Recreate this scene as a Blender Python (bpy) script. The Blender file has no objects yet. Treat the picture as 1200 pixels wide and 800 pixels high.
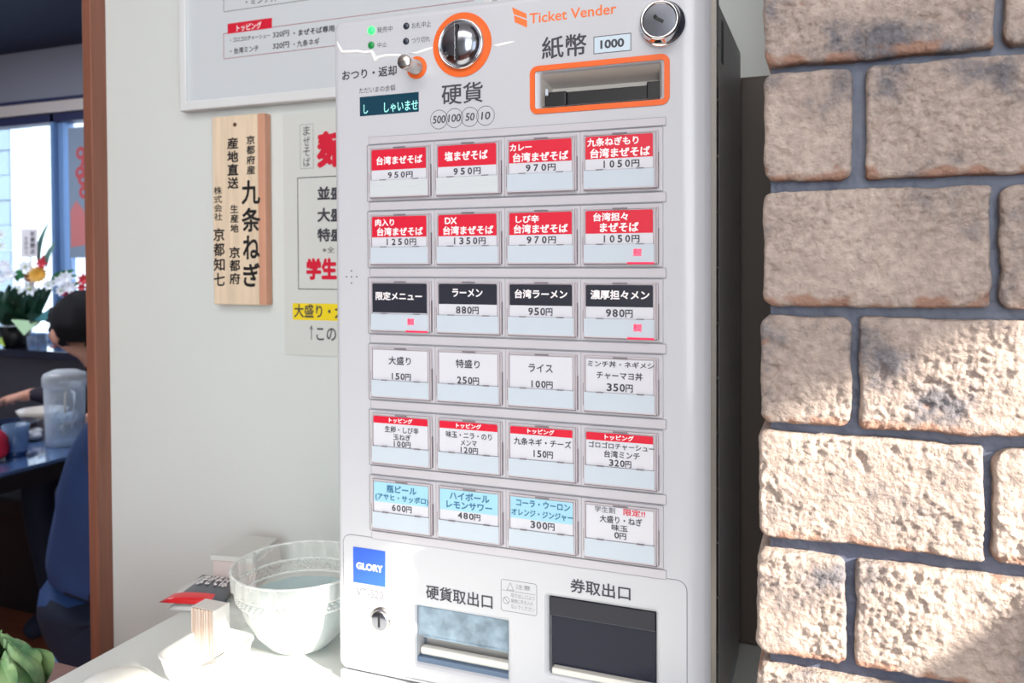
import bpy, bmesh, math, random
from mathutils import Vector, Matrix, noise
random.seed(7)
SC = bpy.context.scene
COL = SC.collection
PI = math.pi
Z0 = 1.32                                  # height of the machine's local origin above the floor
# ------------------------------------------------------------------ camera
RM = ((0.9296744, 0.0043755, 0.3683562), (0.0028079, 0.9998162, -0.0189628), (-0.3683715, 0.0186636, 0.9294913))
CAM = Vector((0.320377, -0.5305401, Z0 - 0.0470685))
FPX, CX, CY = 955.3, 596.44, 323.21
AX = Vector((RM[0][0], RM[0][2], -RM[0][1]))
AD = Vector((RM[1][0], RM[1][2], -RM[1][1]))
AF = Vector((RM[2][0], RM[2][2], -RM[2][1]))
cam = bpy.data.cameras.new('camera')
camo = bpy.data.objects.new('camera', cam)
COL.objects.link(camo)
m = Matrix.Identity(4)
for i in range(3):
    m[i][0] = AX[i]; m[i][1] = -AD[i]; m[i][2] = -AF[i]; m[i][3] = CAM[i]
camo.matrix_world = m
cam.sensor_fit = 'HORIZONTAL'; cam.sensor_width = 36
cam.lens = FPX / 1200 * 36
cam.shift_x = (600 - CX) / 1200
cam.shift_y = (CY - 400) / 1200
cam.clip_start = 0.02
cam.dof.use_dof = True
cam.dof.focus_distance = 0.475
cam.dof.aperture_fstop = 16.0
SC.camera = camo
# ------------------------------------------------------------------ world, sun, lamps, exposure
W = bpy.data.worlds.new('sky'); SC.world = W; W.use_nodes = True
W.node_tree.nodes['Background'].inputs[0].default_value = (0.80, 0.90, 1.0, 1)
W.node_tree.nodes['Background'].inputs[1].default_value = 1.8
SLOPE = 0.52
sd = Vector((-1, 0.46, -SLOPE)).normalized()
sun = bpy.data.lights.new('sun', 'SUN'); sun.energy = 12.0; sun.angle = 0.018; sun.color = (1.0, 0.93, 0.82)
suno = bpy.data.objects.new('sun', sun); COL.objects.link(suno)
suno.rotation_euler = sd.to_track_quat('-Z', 'Y').to_euler()
suno.location = (1.0, -0.6, 2.0)
def area(name, loc, target, sx, sy, power, color):
    l = bpy.data.lights.new(name, 'AREA'); l.shape = 'RECTANGLE'; l.size = sx; l.size_y = sy
    l.energy = power; l.color = color
    o = bpy.data.objects.new(name, l); COL.objects.link(o); o.location = loc
    o.rotation_euler = (Vector(target) - Vector(loc)).to_track_quat('-Z', 'Y').to_euler()
    return o
area('shop_window_daylight', (0.72, -2.45, 1.5), (0.0, 0.2, 1.25), 1.25, 1.5, 24, (0.92, 0.96, 1.0))
area('ceiling_lamp_light', (0.1, -1.1, 2.2), (0.0, -0.4, 0.0), 1.2, 0.6, 9, (1.0, 0.96, 0.92))
area('dining_lamp_light', (-2.6, 1.0, 2.2), (-2.6, 1.2, 0.0), 1.4, 0.5, 18, (0.85, 0.9, 1.0))
SC.view_settings.view_transform = 'Standard'; SC.view_settings.look = 'None'
SC.view_settings.gamma = 1; SC.view_settings.use_curve_mapping = False
SC.view_settings.exposure = 0.52

# ------------------------------------------------------------------ helpers
def at(px, py, Y):
    d = AX * ((px - CX) / FPX) + AD * ((py - CY) / FPX) + AF
    return CAM + d * ((Y - CAM.y) / d.y)
def atz(px, py, Z):
    d = AX * ((px - CX) / FPX) + AD * ((py - CY) / FPX) + AF
    return CAM + d * ((Z - CAM.z) / d.z)
def srgb(*c):
    return tuple(((v / 255) / 12.92 if v <= 10 else ((v / 255 + 0.055) / 1.055) ** 2.4) for v in c) + (1,)
MATS = {}
def mat(name, color=(0.8, 0.8, 0.8, 1), rough=0.5, metal=0.0, emit=None, es=1.0, noise_amt=0.0, noise_scale=20, bump=0.0, bump_scale=80, coat=0.0, stretch=(1, 1, 1), trans=None):
    if name in MATS: return MATS[name]
    M = bpy.data.materials.new(name); M.use_nodes = True
    nt = M.node_tree; b = nt.nodes['Principled BSDF']
    b.inputs['Base Color'].default_value = color
    b.inputs['Roughness'].default_value = rough
    b.inputs['Metallic'].default_value = metal
    b.inputs['Coat Weight'].default_value = coat
    b.inputs['Coat Roughness'].default_value = 0.06
    if emit:
        b.inputs['Emission Color'].default_value = emit; b.inputs['Emission Strength'].default_value = es
    if noise_amt or bump:
        tc = nt.nodes.new('ShaderNodeTexCoord'); mp = nt.nodes.new('ShaderNodeMapping')
        mp.inputs['Scale'].default_value = stretch
        nt.links.new(tc.outputs['Object'], mp.inputs[0])
    if noise_amt:
        n = nt.nodes.new('ShaderNodeTexNoise'); n.inputs['Scale'].default_value = noise_scale; n.inputs['Detail'].default_value = 6
        nt.links.new(mp.outputs[0], n.inputs['Vector'])
        r = nt.nodes.new('ShaderNodeMapRange'); r.inputs[3].default_value = 1 - noise_amt; r.inputs[4].default_value = 1 + noise_amt
        r.inputs[1].default_value = 0.3; r.inputs[2].default_value = 0.7
        nt.links.new(n.outputs['Fac'], r.inputs[0])
        mx = nt.nodes.new('ShaderNodeVectorMath'); mx.operation = 'SCALE'; mx.inputs[0].default_value = color[:3]
        nt.links.new(r.outputs[0], mx.inputs['Scale']); nt.links.new(mx.outputs[0], b.inputs['Base Color'])
    if bump:
        n2 = nt.nodes.new('ShaderNodeTexNoise'); n2.inputs['Scale'].default_value = bump_scale; n2.inputs['Detail'].default_value = 8
        nt.links.new(mp.outputs[0], n2.inputs['Vector'])
        bp = nt.nodes.new('ShaderNodeBump'); bp.inputs['Strength'].default_value = bump; bp.inputs['Distance'].default_value = 0.002
        nt.links.new(n2.outputs['Fac'], bp.inputs['Height']); nt.links.new(bp.outputs[0], b.inputs['Normal'])
    if trans is not None:                      # thin clear plastic or glass: mostly see-through, glossy towards the rims
        out = nt.nodes['Material Output']
        tr = nt.nodes.new('ShaderNodeBsdfTransparent'); tr.inputs[0].default_value = color
        ms = nt.nodes.new('ShaderNodeMixShader'); lw = nt.nodes.new('ShaderNodeLayerWeight'); lw.inputs[0].default_value = 0.35
        r = nt.nodes.new('ShaderNodeMapRange'); r.inputs[3].default_value = trans; r.inputs[4].default_value = min(1, trans + 0.55)
        nt.links.new(lw.outputs['Facing'], r.inputs[0]); nt.links.new(r.outputs[0], ms.inputs[0])
        nt.links.new(tr.outputs[0], ms.inputs[1]); nt.links.new(b.outputs[0], ms.inputs[2]); nt.links.new(ms.outputs[0], out.inputs[0])
    MATS[name] = M
    return M
def put(name, me, mats, parent=None, smooth=False, loc=None):
    o = bpy.data.objects.new(name, me); COL.objects.link(o)
    if not isinstance(mats, (list, tuple)): mats = [mats]
    if not me.materials:
        for x in mats: me.materials.append(x)
    if smooth:
        for p in me.polygons: p.use_smooth = True
    if loc is not None: o.location = loc
    if parent: o.parent = parent
    return o
def tag(o, label=None, cat=None, group=None, kind=None):
    if label: o['label'] = label
    if cat: o['category'] = cat
    if group: o['group'] = group
    if kind: o['kind'] = kind
    return o
def empty(name, loc, label=None, cat=None, group=None):
    o = bpy.data.objects.new(name, None); COL.objects.link(o); o.location = loc
    o.empty_display_size = 0.02
    return tag(o, label, cat, group)
def child(o, parent):                          # keep world coordinates while parenting
    o.parent = parent
    def wm(q):
        return q.matrix_basis if not q.parent else wm(q.parent) @ q.matrix_parent_inverse @ q.matrix_basis
    o.matrix_parent_inverse = wm(parent).inverted()
    return o
class MB:
    def __init__(s): s.bm = bmesh.new()
    def box(s, x0, x1, y0, y1, z0, z1, bev=0, mi=0, seg=2):
        n0 = set(s.bm.faces)
        r = bmesh.ops.create_cube(s.bm, size=1)
        vs = r['verts']
        for v in vs:
            v.co = Vector(((x0 + x1) / 2 + v.co.x * (x1 - x0), (y0 + y1) / 2 + v.co.y * (y1 - y0), (z0 + z1) / 2 + v.co.z * (z1 - z0)))
        if bev:
            es = list({e for v in vs for e in v.link_edges})
            bmesh.ops.bevel(s.bm, geom=es, offset=bev, segments=seg, affect='EDGES', profile=0.5)
        for f in s.bm.faces:
            if f not in n0: f.material_index = mi
        return s
    def cyl(s, c, axis, r0, r1, length, seg=32, mi=0, cap=True):
        n0 = set(s.bm.faces)
        q = Vector(axis).to_track_quat('Z', 'Y').to_matrix().to_4x4()
        M = Matrix.Translation(Vector(c) + Vector(axis).normalized() * length / 2) @ q
        bmesh.ops.create_cone(s.bm, cap_ends=cap, segments=seg, radius1=r0, radius2=r1, depth=length, matrix=M)
        for f in s.bm.faces:
            if f not in n0: f.material_index = mi
        return s
    def lathe(s, prof, c=(0, 0, 0), axis=(0, 0, 1), seg=48, mi=0, ripple=None):
        q = Vector(axis).to_track_quat('Z', 'Y').to_matrix()
        rings = []
        for i, (r, h) in enumerate(prof):
            ring = []
            for k in range(seg):
                a = 2 * PI * k / seg
                rr = r * (ripple(i, k) if ripple else 1)
                ring.append(s.bm.verts.new(Vector(c) + q @ Vector((rr * math.cos(a), rr * math.sin(a), h))))
            rings.append(ring)
        for i in range(len(rings) - 1):
            for k in range(seg):
                f = s.bm.faces.new((rings[i][k], rings[i][(k + 1) % seg], rings[i + 1][(k + 1) % seg], rings[i + 1][k]))
                f.material_index = mi; f.smooth = True
        return s
    def poly(s, pts, mi=0):
        f = s.bm.faces.new([s.bm.verts.new(p) for p in pts]); f.material_index = mi
        return s
    def prism(s, pts, vec, mi=0):
        a = [s.bm.verts.new(p) for p in pts]; b = [s.bm.verts.new(Vector(p) + Vector(vec)) for p in pts]
        n = len(a); fs = [s.bm.faces.new(a), s.bm.faces.new(b[::-1])]
        for i in range(n): fs.append(s.bm.faces.new((a[i], b[i], b[(i + 1) % n], a[(i + 1) % n])))
        for f in fs: f.material_index = mi
        bmesh.ops.recalc_face_normals(s.bm, faces=fs)
        return s
    def tube(s, pts, rad, seg=8, mi=0):
        pts = [Vector(p) for p in pts]; rings = []
        for i, p in enumerate(pts):
            t = (pts[min(i + 1, len(pts) - 1)] - pts[max(i - 1, 0)]).normalized()
            q = t.to_track_quat('Z', 'Y').to_matrix(); r = rad[i] if isinstance(rad, (list, tuple)) else rad
            rings.append([s.bm.verts.new(p + q @ Vector((r * math.cos(2 * PI * k / seg), r * math.sin(2 * PI * k / seg), 0))) for k in range(seg)])
        for i in range(len(rings) - 1):
            for k in range(seg):
                f = s.bm.faces.new((rings[i][k], rings[i][(k + 1) % seg], rings[i + 1][(k + 1) % seg], rings[i + 1][k])); f.smooth = True; f.material_index = mi
        for rg in (rings[0][::-1], rings[-1]): s.bm.faces.new(rg).material_index = mi
        return s
    def ball(s, c, r, sc=(1, 1, 1), seg=16, mi=0):
        n0 = set(s.bm.faces)
        bmesh.ops.create_uvsphere(s.bm, u_segments=seg, v_segments=max(6, seg // 2), radius=r, matrix=Matrix.Translation(c) @ Matrix.Diagonal((*sc, 1)))
        for f in s.bm.faces:
            if f not in n0: f.material_index = mi; f.smooth = True
        return s
    def ringflat(s, cx, cz, y, rx0, rx1, h, seg=48, mi=0):     # raised flat annulus on the plane Y = y, h towards the viewer
        a = []
        for r, yy in ((rx1, y), (rx1, y - h), (rx0, y - h), (rx0, y)):
            a.append([s.bm.verts.new((cx + r * math.cos(2 * PI * k / seg), yy, cz + r * math.sin(2 * PI * k / seg))) for k in range(seg)])
        for i in range(3):
            for k in range(seg):
                s.bm.faces.new((a[i][k], a[i][(k + 1) % seg], a[i + 1][(k + 1) % seg], a[i + 1][k])).material_index = mi
        return s
    def rrframe(s, x0, x1, z0, z1, r, w, y, h, mi=0):         # raised rounded rectangular band of width w
        def loop(o, yy):
            L = []
            rr = max(r - o, 0.0002)
            for (cx, cz, a0) in ((x1 - o - rr, z1 - o - rr, 0), (x0 + o + rr, z1 - o - rr, 90), (x0 + o + rr, z0 + o + rr, 180), (x1 - o - rr, z0 + o + rr, 270)):
                for k in range(7):
                    a = math.radians(a0 + 15 * k); L.append(s.bm.verts.new((cx + rr * math.cos(a), yy, cz + rr * math.sin(a))))
            return L
        A = [loop(0, y), loop(0, y - h), loop(w, y - h), loop(w, y)]
        n = len(A[0])
        for i in range(3):
            for k in range(n):
                s.bm.faces.new((A[i][k], A[i][(k + 1) % n], A[i + 1][(k + 1) % n], A[i + 1][k])).material_index = mi
        return s
    def build(s, name, mats, parent=None, smooth=False):
        bmesh.ops.recalc_face_normals(s.bm, faces=s.bm.faces)
        me = bpy.data.meshes.new(name); s.bm.to_mesh(me); s.bm.free()
        o = put(name, me, mats, None, smooth)
        if parent: child(o, parent)
        return o
def boxes(name, mats, parent, *bs, bev=0):
    b = MB()
    for q in bs: b.box(*q, bev=bev)
    return b.build(name, mats, parent)
# flat plate with holes (rounded rectangles) cut out of it, front face on plane Y = y, thickness th going back
def rr_pts(x0, x1, z0, z1, r, n=8):
    L = []
    for (cx, cz, a0) in ((x1 - r, z1 - r, 0), (x0 + r, z1 - r, 90), (x0 + r, z0 + r, 180), (x1 - r, z0 + r, 270)):
        for k in range(n + 1):
            a = math.radians(a0 + 90 * k / n); L.append((cx + r * math.cos(a), cz + r * math.sin(a)))
    return L
def plate(name, outer, holes, y, th, mats, parent, bev=0.0):
    cu = bpy.data.curves.new(name, 'CURVE'); cu.dimensions = '2D'; cu.fill_mode = 'BOTH'
    cu.extrude = th / 2 - bev; cu.bevel_depth = bev; cu.bevel_resolution = 3; cu.offset = -bev
    for L in [outer] + holes:
        sp = cu.splines.new('POLY'); sp.points.add(len(L) - 1)
        for p, (x, z) in zip(sp.points, L): p.co = (x, z, 0, 1)
        sp.use_cyclic_u = True
    o = bpy.data.objects.new(name, cu); COL.objects.link(o)
    me = bpy.data.meshes.new_from_object(o); bpy.data.objects.remove(o)
    for v in me.vertices: v.co = Vector((v.co.x, y + th / 2 - v.co.z, v.co.y))
    me.name = name; me.materials.clear()
    o = put(name, me, mats)
    child(o, parent) if parent else None
    return o
# ------------------------------------------------------------------ lettering
TCACHE = {}
def glyphs(s, bold=0.0, res=3):
    k = (s, bold)
    if k in TCACHE: return TCACHE[k]
    cu = bpy.data.curves.new('txt', 'FONT'); cu.body = s; cu.resolution_u = res
    o = bpy.data.objects.new('txt', cu); COL.objects.link(o)
    me = bpy.data.meshes.new_from_object(o); bpy.data.objects.remove(o); bpy.data.curves.remove(cu)
    vs = [v.co.copy() for v in me.vertices]; fs = [tuple(p.vertices) for p in me.polygons]
    bpy.data.meshes.remove(me)
    if bold > 0:                              # heavier strokes: the same outline stamped around its place
        v0, f0 = vs[:], fs[:]
        for i in range(6):
            a = PI / 3 * i + 0.3; b = len(vs)
            vs += [Vector((v.x + bold * 1.25 * math.cos(a), v.y + bold * 1.25 * math.sin(a), i + 1.0)) for v in v0]; fs += [tuple(q + b for q in f) for f in f0]
    TCACHE[k] = (vs, fs)
    return TCACHE[k]
class Text:
    """collects strings on the plane Y = y into one mesh, several inks"""
    def __init__(s): s.v = []; s.f = []; s.m = []
    def line(s, st, x0, x1, z0, z1, y, mi=0, bold=0.0, slant=0.0, fit=None, th=0.00012):
        vs, fs = glyphs(st, bold)
        if not vs: return
        ax, bx = min(v.x for v in vs), max(v.x for v in vs); ay, by = min(v.y for v in vs), max(v.y for v in vs)
        sx = (x1 - x0) / max(bx - ax, 1e-6); sy = (z1 - z0) / max(by - ay, 1e-6)
        if fit == 'char': sx = sy = min(sx, sy)
        ox = (x0 + x1) / 2 - sx * (ax + bx) / 2; oz = (z0 + z1) / 2 - sy * (ay + by) / 2
        b = len(s.v)
        for v in vs: s.v.append((ox + sx * v.x + slant * (v.y - ay) * sy, y - th - v.z * 0.000012, oz + sy * v.y))
        for f in fs: s.f.append(tuple(i + b for i in f)); s.m.append(mi)
    def vert(s, st, x0, x1, z0, z1, y, mi=0, bold=0.0):
        n = len(st); h = (z1 - z0) / n
        for i, ch in enumerate(st):
            if ch == ' ': continue
            zt = z1 - i * h
            k = 0.06 * h; kk = 0.0
            if ch in 'ぜりねぎばそま': kk = 0.05 * (x1 - x0)
            s.line(ch, x0 + kk, x1 - kk, zt - h + k, zt - k, y, mi, bold)
    def quad(s, x0, x1, z0, z1, y, mi=0, th=0.00008):
        b = len(s.v)
        s.v += [(x0, y - th, z0), (x1, y - th, z0), (x1, y - th, z1), (x0, y - th, z1)]
        s.f.append((b, b + 1, b + 2, b + 3)); s.m.append(mi)
    def poly(s, pts, y, mi=0, th=0.00008):
        b = len(s.v); s.v += [(x, y - th, z) for x, z in pts]; s.f.append(tuple(range(b, b + len(pts)))); s.m.append(mi)
    def rect(s, x0, x1, z0, z1, w, y, mi=0):
        s.quad(x0, x1, z1 - w, z1, y, mi); s.quad(x0, x1, z0, z0 + w, y, mi); s.quad(x0, x0 + w, z0, z1, y, mi); s.quad(x1 - w, x1, z0, z1, y, mi)
    def ring(s, cx, cz, r, w, y, mi=0, n=40):
        b = len(s.v)
        for k in range(n):
            a = 2 * PI * k / n
            for rr in (r, r - w): s.v.append((cx + rr * math.cos(a), y - 0.00009, cz + rr * math.sin(a)))
        for k in range(n):
            i, j = b + 2 * k, b + 2 * ((k + 1) % n); s.f.append((i, i + 1, j + 1, j)); s.m.append(mi)
    def build(s, name, mats, parent):
        me = bpy.data.meshes.new(name); me.from_pydata(s.v, [], s.f); me.update()
        for x in mats: me.materials.append(x)
        for p, i in zip(me.polygons, s.m): p.material_index = i
        o = bpy.data.objects.new(name, me); COL.objects.link(o)
        child(o, parent)
        return o

# ------------------------------------------------------------------ materials
M_wall = mat('wall_paint', srgb(214, 219, 217), 0.85, noise_amt=0.02, noise_scale=3, bump=0.08, bump_scale=300)
M_ceil = mat('dining_ceiling_paint', srgb(52, 62, 86), 0.8)
M_ceilw = mat('white_ceiling_paint', srgb(225, 225, 222), 0.9)
M_band = mat('dining_wall_paint', srgb(150, 152, 165), 0.85, noise_amt=0.03, noise_scale=2)
M_low = mat('dining_lower_wall', srgb(128, 132, 150), 0.85)
M_floor = mat('brown_floor', srgb(138, 76, 54), 0.4, noise_amt=0.2, noise_scale=4, stretch=(1, 8, 1))
M_wood = mat('reddish_wood', srgb(134, 86, 68), 0.42, noise_amt=0.14, noise_scale=14, stretch=(12, 12, 0.7), bump=0.1, bump_scale=60)
M_ctr = mat('counter_laminate', srgb(218, 220, 216), 0.35)
M_paint = mat('machine_white_paint', srgb(196, 197, 203), 0.28, coat=0.25)
M_paint2 = mat('machine_plastic', srgb(196, 193, 199), 0.35)
M_side = mat('machine_side_steel', srgb(205, 198, 190), 0.4)
M_seam = mat('seam_gap', srgb(120, 118, 126), 0.6)  # grey of the joint lines between panel parts
M_dark = mat('black_plastic', srgb(10, 10, 15), 0.45)
M_navy = mat('smoked_plastic', srgb(20, 22, 40), 0.4)
M_chrome = mat('chrome', (0.78, 0.78, 0.8, 1), 0.07, 1.0)
M_chromed = mat('dark_chrome', (0.32, 0.33, 0.38, 1), 0.16, 1.0)
M_nickel = mat('satin_nickel', (0.62, 0.6, 0.57, 1), 0.25, 1.0)
M_orange = mat('orange_plastic', srgb(232, 98, 24), 0.45)
M_ink = mat('dark_ink', srgb(62, 60, 70), 0.6)
M_inkg = mat('grey_ink', srgb(120, 120, 126), 0.6)
M_inkw = mat('white_ink', srgb(244, 238, 240), 0.5)
M_inko = mat('orange_ink', srgb(240, 116, 48), 0.5)
M_inkb = mat('teal_ink', srgb(58, 112, 148), 0.5)
M_red = mat('red_print', srgb(214, 22, 52), 0.4, coat=0.12)
M_black = mat('black_print', srgb(40, 42, 54), 0.25, coat=0.5)
M_blue = mat('light_blue_print', srgb(160, 208, 230), 0.35, coat=0.3)
M_card = mat('white_card', srgb(212, 212, 220), 0.4, coat=0.25)
M_strip = mat('pale_button_strip', srgb(196, 206, 217), 0.25, coat=0.4)
M_strip2 = mat('film_button_strip', srgb(205, 210, 214), 0.22, coat=0.4, bump=0.5, bump_scale=60, stretch=(0.2, 1, 3))
M_bez = mat('button_bezel', srgb(190, 182, 188), 0.3, coat=0.3)
M_bezd = mat('button_bezel_edge', srgb(120, 110, 116), 0.4)
M_led = mat('red_lit_mark', srgb(250, 120, 140), 0.4, emit=srgb(255, 60, 95), es=0.9)
M_ledr = mat('red_lit_edge', srgb(225, 40, 80), 0.4, emit=srgb(235, 30, 70), es=0.35)
M_green = mat('lit_green_lamp', srgb(60, 240, 110), 0.3, emit=srgb(50, 250, 105), es=0.9)
M_greend = mat('green_lamp', srgb(10, 140, 66), 0.3)
M_lampd = mat('unlit_lamp', srgb(44, 50, 66), 0.2)
M_brand = mat('blue_label', srgb(36, 92, 224), 0.35, coat=0.3)
M_lcd = mat('display_glass', srgb(22, 44, 66), 0.15, emit=srgb(10, 78, 84), es=0.25)
M_lcdt = mat('display_glow', srgb(140, 210, 205), 0.4, emit=srgb(150, 225, 215), es=0.6)
M_clear = mat('clear_acrylic', (0.80, 0.88, 0.94, 1), 0.08, trans=0.12)
M_smoke = mat('smoked_acrylic', (0.06, 0.065, 0.11, 1), 0.12, trans=0.3)

# ------------------------------------------------------------------ room shell
def struct(name, mats, *bs, bev=0, parent=None):
    b = MB()
    for q in bs: b.box(*q, bev=bev)
    o = b.build(name, mats, parent)
    if not parent: o['kind'] = 'structure'
    return o
WY = 0.20                                   # front of the wall behind the machine
H = 2.26
struct('floor', M_floor, (-5.2, 1.5, -2.7, 2.4, -0.05, 0))
struct('ceiling', M_ceil, (-5.2, 1.5, WY, 2.4, H, H + 0.05))
struct('ceiling_front', M_ceilw, (-5.2, 1.5, -2.7, WY, H, H + 0.05))
struct('wall_back', M_wall, (-0.49, 1.4, WY, WY + 0.1, 0, H))
struct('wall_left', M_band, (-5.2, -5.1, -2.7, 2.4, 0, H))
struct('wall_front', M_wall, (-5.1, 1.4, -2.7, -2.6, 0, H))
# right wall with the window the sun comes through
ZT = Z0 - 0.0990 + (1.4 - 0.2879) * SLOPE
struct('wall_right', M_wall, (1.4, 1.46, -2.6, -1.75, 0, H), (1.4, 1.46, -0.40, 2.3, 0, H), (1.4, 1.46, -1.75, -0.40, 0, 0.8), (1.4, 1.46, -1.75, -0.40, ZT, H))
# door post (trim) at the end of the wall
tx0, tx1 = at(100, 350, 0.179).x, at(128, 350, WY).x
struct('trim_1', M_wood, (tx0, tx1, 0.179, 0.305, 0, H), bev=0.0015)
# far dining-room wall with its window, sill and ceiling band
FY = 2.2
pz = lambda px_, py_: at(px_, py_, FY)
zs = pz(40, 398).z                          # ledge height
zw0 = pz(40, 396).z; zw1 = pz(40, 124).z
struct('wall_far', [M_low], (-5.1, 1.4, FY, FY + 0.1, 0, zs - 0.02), (-2.4, 1.4, FY, FY + 0.1, zs - 0.02, zw1))
struct('wall_far_upper', [M_band], (-5.1, 1.4, FY, FY + 0.1, zw1, H))
M_ledge = mat('dark_ledge', srgb(30, 32, 48), 0.12, coat=0.5)
struct('trim_2', M_ledge, (-5.1, -2.4, FY - 0.34, FY + 0.05, zs - 0.035, zs), bev=0.004)
M_frm = mat('blue_grey_aluminium', srgb(120, 156, 205), 0.4, 0.0)
M_lint = mat('pale_window_head', srgb(215, 205, 200), 0.5)
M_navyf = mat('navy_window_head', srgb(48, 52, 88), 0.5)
xm0, xm1 = pz(62.5, 250).x, pz(72.5, 250).x
win = empty('window_1', (-3.3, FY, zs)); win['kind'] = 'structure'
boxes('window_frame', M_frm, win, (xm0, (xm0 + xm1) / 2 - 0.008, FY - 0.01, FY + 0.05, zs, zw1), ((xm0 + xm1) / 2, xm1, FY + 0.01, FY + 0.07, zs, zw1),
      (-5.1, -2.4, FY + 0.01, FY + 0.06, zs, zs + 0.03), (-2.44, -2.4, FY + 0.0, FY + 0.06, zs, zw1), (-4.55, -4.5, FY, FY + 0.06, zs, zw1))
boxes('window_head', M_lint, win, (-5.1, -2.4, FY - 0.03, FY + 0.06, zw1 - 0.045, zw1 + 0.005))
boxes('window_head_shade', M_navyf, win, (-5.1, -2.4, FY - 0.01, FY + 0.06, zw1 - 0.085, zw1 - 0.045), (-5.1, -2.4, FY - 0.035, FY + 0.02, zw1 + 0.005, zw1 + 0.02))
M_pane = mat('window_glass', (0.93, 0.97, 1, 1), 0.03, trans=0.02)
boxes('pane', M_pane, win, (-4.5, xm0, FY + 0.03, FY + 0.036, zs + 0.03, zw1 - 0.08))
boxes('pane', M_pane, win, (xm1, -2.44, FY + 0.04, FY + 0.046, zs + 0.03, zw1 - 0.08))
# neighbouring building with siding boards outside the window
nb = empty('neighbour_building', (-7.2, 5.4, 0), 'pale blue-grey building with horizontal siding outside the dining window', 'building')
M_sid = mat('siding', srgb(128, 150, 170), 0.7, noise_amt=0.05)
xq = at(17, 250, 5.0).x
for i in range(16):
    z = 0.2 + i * 0.24
    boxes('siding_board', M_sid, nb, (xq - 3.2, xq, 5.0 - (0.012 if i % 2 else 0), 5.1, z, z + 0.232))
boxes('corner_post', mat('corner_post_paint', srgb(190, 200, 214), 0.6), nb, (xq, xq + 0.28, 4.97, 5.15, 0, 4.1))
# outside ground
struct('ground_outside', mat('pale_paving', srgb(196, 200, 206), 0.8), (-12, 3, 2.45, 12, -0.1, -0.02))

# ------------------------------------------------------------------ counter
CZ = Z0 - 0.3701
ct = empty('counter', (0, -0.02, 0), 'pale grey laminate counter carrying the ticket machine', 'counter')
boxes('countertop', M_ctr, ct, (-0.2395, 0.283, -0.30, WY - 0.001, CZ - 0.03, CZ), bev=0.0015)
boxes('cabinet', mat('cabinet_white', srgb(200, 200, 198), 0.5), ct, (-0.232, 0.278, -0.28, WY - 0.001, 0.0, CZ - 0.03))

# ------------------------------------------------------------------ brick pillar
def brick_mat():
    M = bpy.data.materials.new('rustic_cream_brick'); M.use_nodes = True; nt = M.node_tree; b = nt.nodes['Principled BSDF']
    L = nt.links; N = nt.nodes.new
    tc = N('ShaderNodeTexCoord'); geo = N('ShaderNodeNewGeometry'); oi = N('ShaderNodeObjectInfo')
    n1 = N('ShaderNodeTexNoise'); n1.inputs['Scale'].default_value = 22; n1.inputs['Detail'].default_value = 9; n1.inputs['Roughness'].default_value = 0.65
    L.new(tc.outputs['Object'], n1.inputs['Vector'])
    cr = N('ShaderNodeValToRGB'); L.new(n1.outputs['Fac'], cr.inputs[0])
    e = cr.color_ramp.elements
    e[0].position = 0.36; e[0].color = srgb(112, 108, 112); e[1].position = 0.66; e[1].color = srgb(186, 169, 158)
    k = cr.color_ramp.elements.new(0.46); k.color = srgb(164, 148, 139)
    # fine mottling
    n3 = N('ShaderNodeTexNoise'); n3.inputs['Scale'].default_value = 260; n3.inputs['Detail'].default_value = 4
    L.new(tc.outputs['Object'], n3.inputs['Vector'])
    mr = N('ShaderNodeMapRange'); mr.inputs[1].default_value = 0.3; mr.inputs[2].default_value = 0.7; mr.inputs[3].default_value = 0.82; mr.inputs[4].default_value = 1.16
    L.new(n3.outputs['Fac'], mr.inputs[0])
    sc = N('ShaderNodeVectorMath'); sc.operation = 'SCALE'; L.new(cr.outputs[0], sc.inputs[0]); L.new(mr.outputs[0], sc.inputs['Scale'])
    # bare terracotta where the lime wash is worn: bottom rim
    at_ = N('ShaderNodeAttribute'); at_.attribute_name = 'wear'
    n2 = N('ShaderNodeTexNoise'); n2.inputs['Scale'].default_value = 120; n2.inputs['Detail'].default_value = 6
    L.new(tc.outputs['Object'], n2.inputs['Vector'])
    ad = N('ShaderNodeMath'); ad.operation = 'ADD'; L.new(at_.outputs['Fac'], ad.inputs[0]); L.new(n2.outputs['Fac'], ad.inputs[1])
    m2 = N('ShaderNodeMapRange'); m2.inputs[1].default_value = 0.90; m2.inputs[2].default_value = 1.30; L.new(ad.outputs[0], m2.inputs[0])
    mx = N('ShaderNodeMix'); mx.data_type = 'RGBA'; L.new(m2.outputs[0], mx.inputs[0]); L.new(sc.outputs[0], mx.inputs[6]); mx.inputs[7].default_value = srgb(152, 118, 102)
    L.new(mx.outputs[2], b.inputs['Base Color']); b.inputs['Roughness'].default_value = 0.9
    n4 = N('ShaderNodeTexNoise'); n4.inputs['Scale'].default_value = 330; n4.inputs['Detail'].default_value = 7; n4.inputs['Roughness'].default_value = 0.6
    L.new(tc.outputs['Object'], n4.inputs['Vector'])
    bp = N('ShaderNodeBump'); bp.inputs['Strength'].default_value = 1.0; bp.inputs['Distance'].default_value = 0.0024
    L.new(n4.outputs['Fac'], bp.inputs['Height']); L.new(bp.outputs[0], b.inputs['Normal'])
    return M
M_brick = brick_mat()
M_grout = mat('dark_slate_grout', srgb(80, 85, 104), 0.45, noise_amt=0.2, noise_scale=60, bump=0.6, bump_scale=120)
BY = -0.12
pil = empty('brick_pillar', (0.45, 0.05, 0)); pil['kind'] = 'structure'; pil.name = 'wall_pillar'
tag(pil, 'pillar of cream washed rustic bricks right of the machine')
GX0 = 0.2925
boxes('grout', M_grout, pil, (GX0, 0.70, BY + 0.0080, WY - 0.001, 0.0, H - 0.001))
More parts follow.
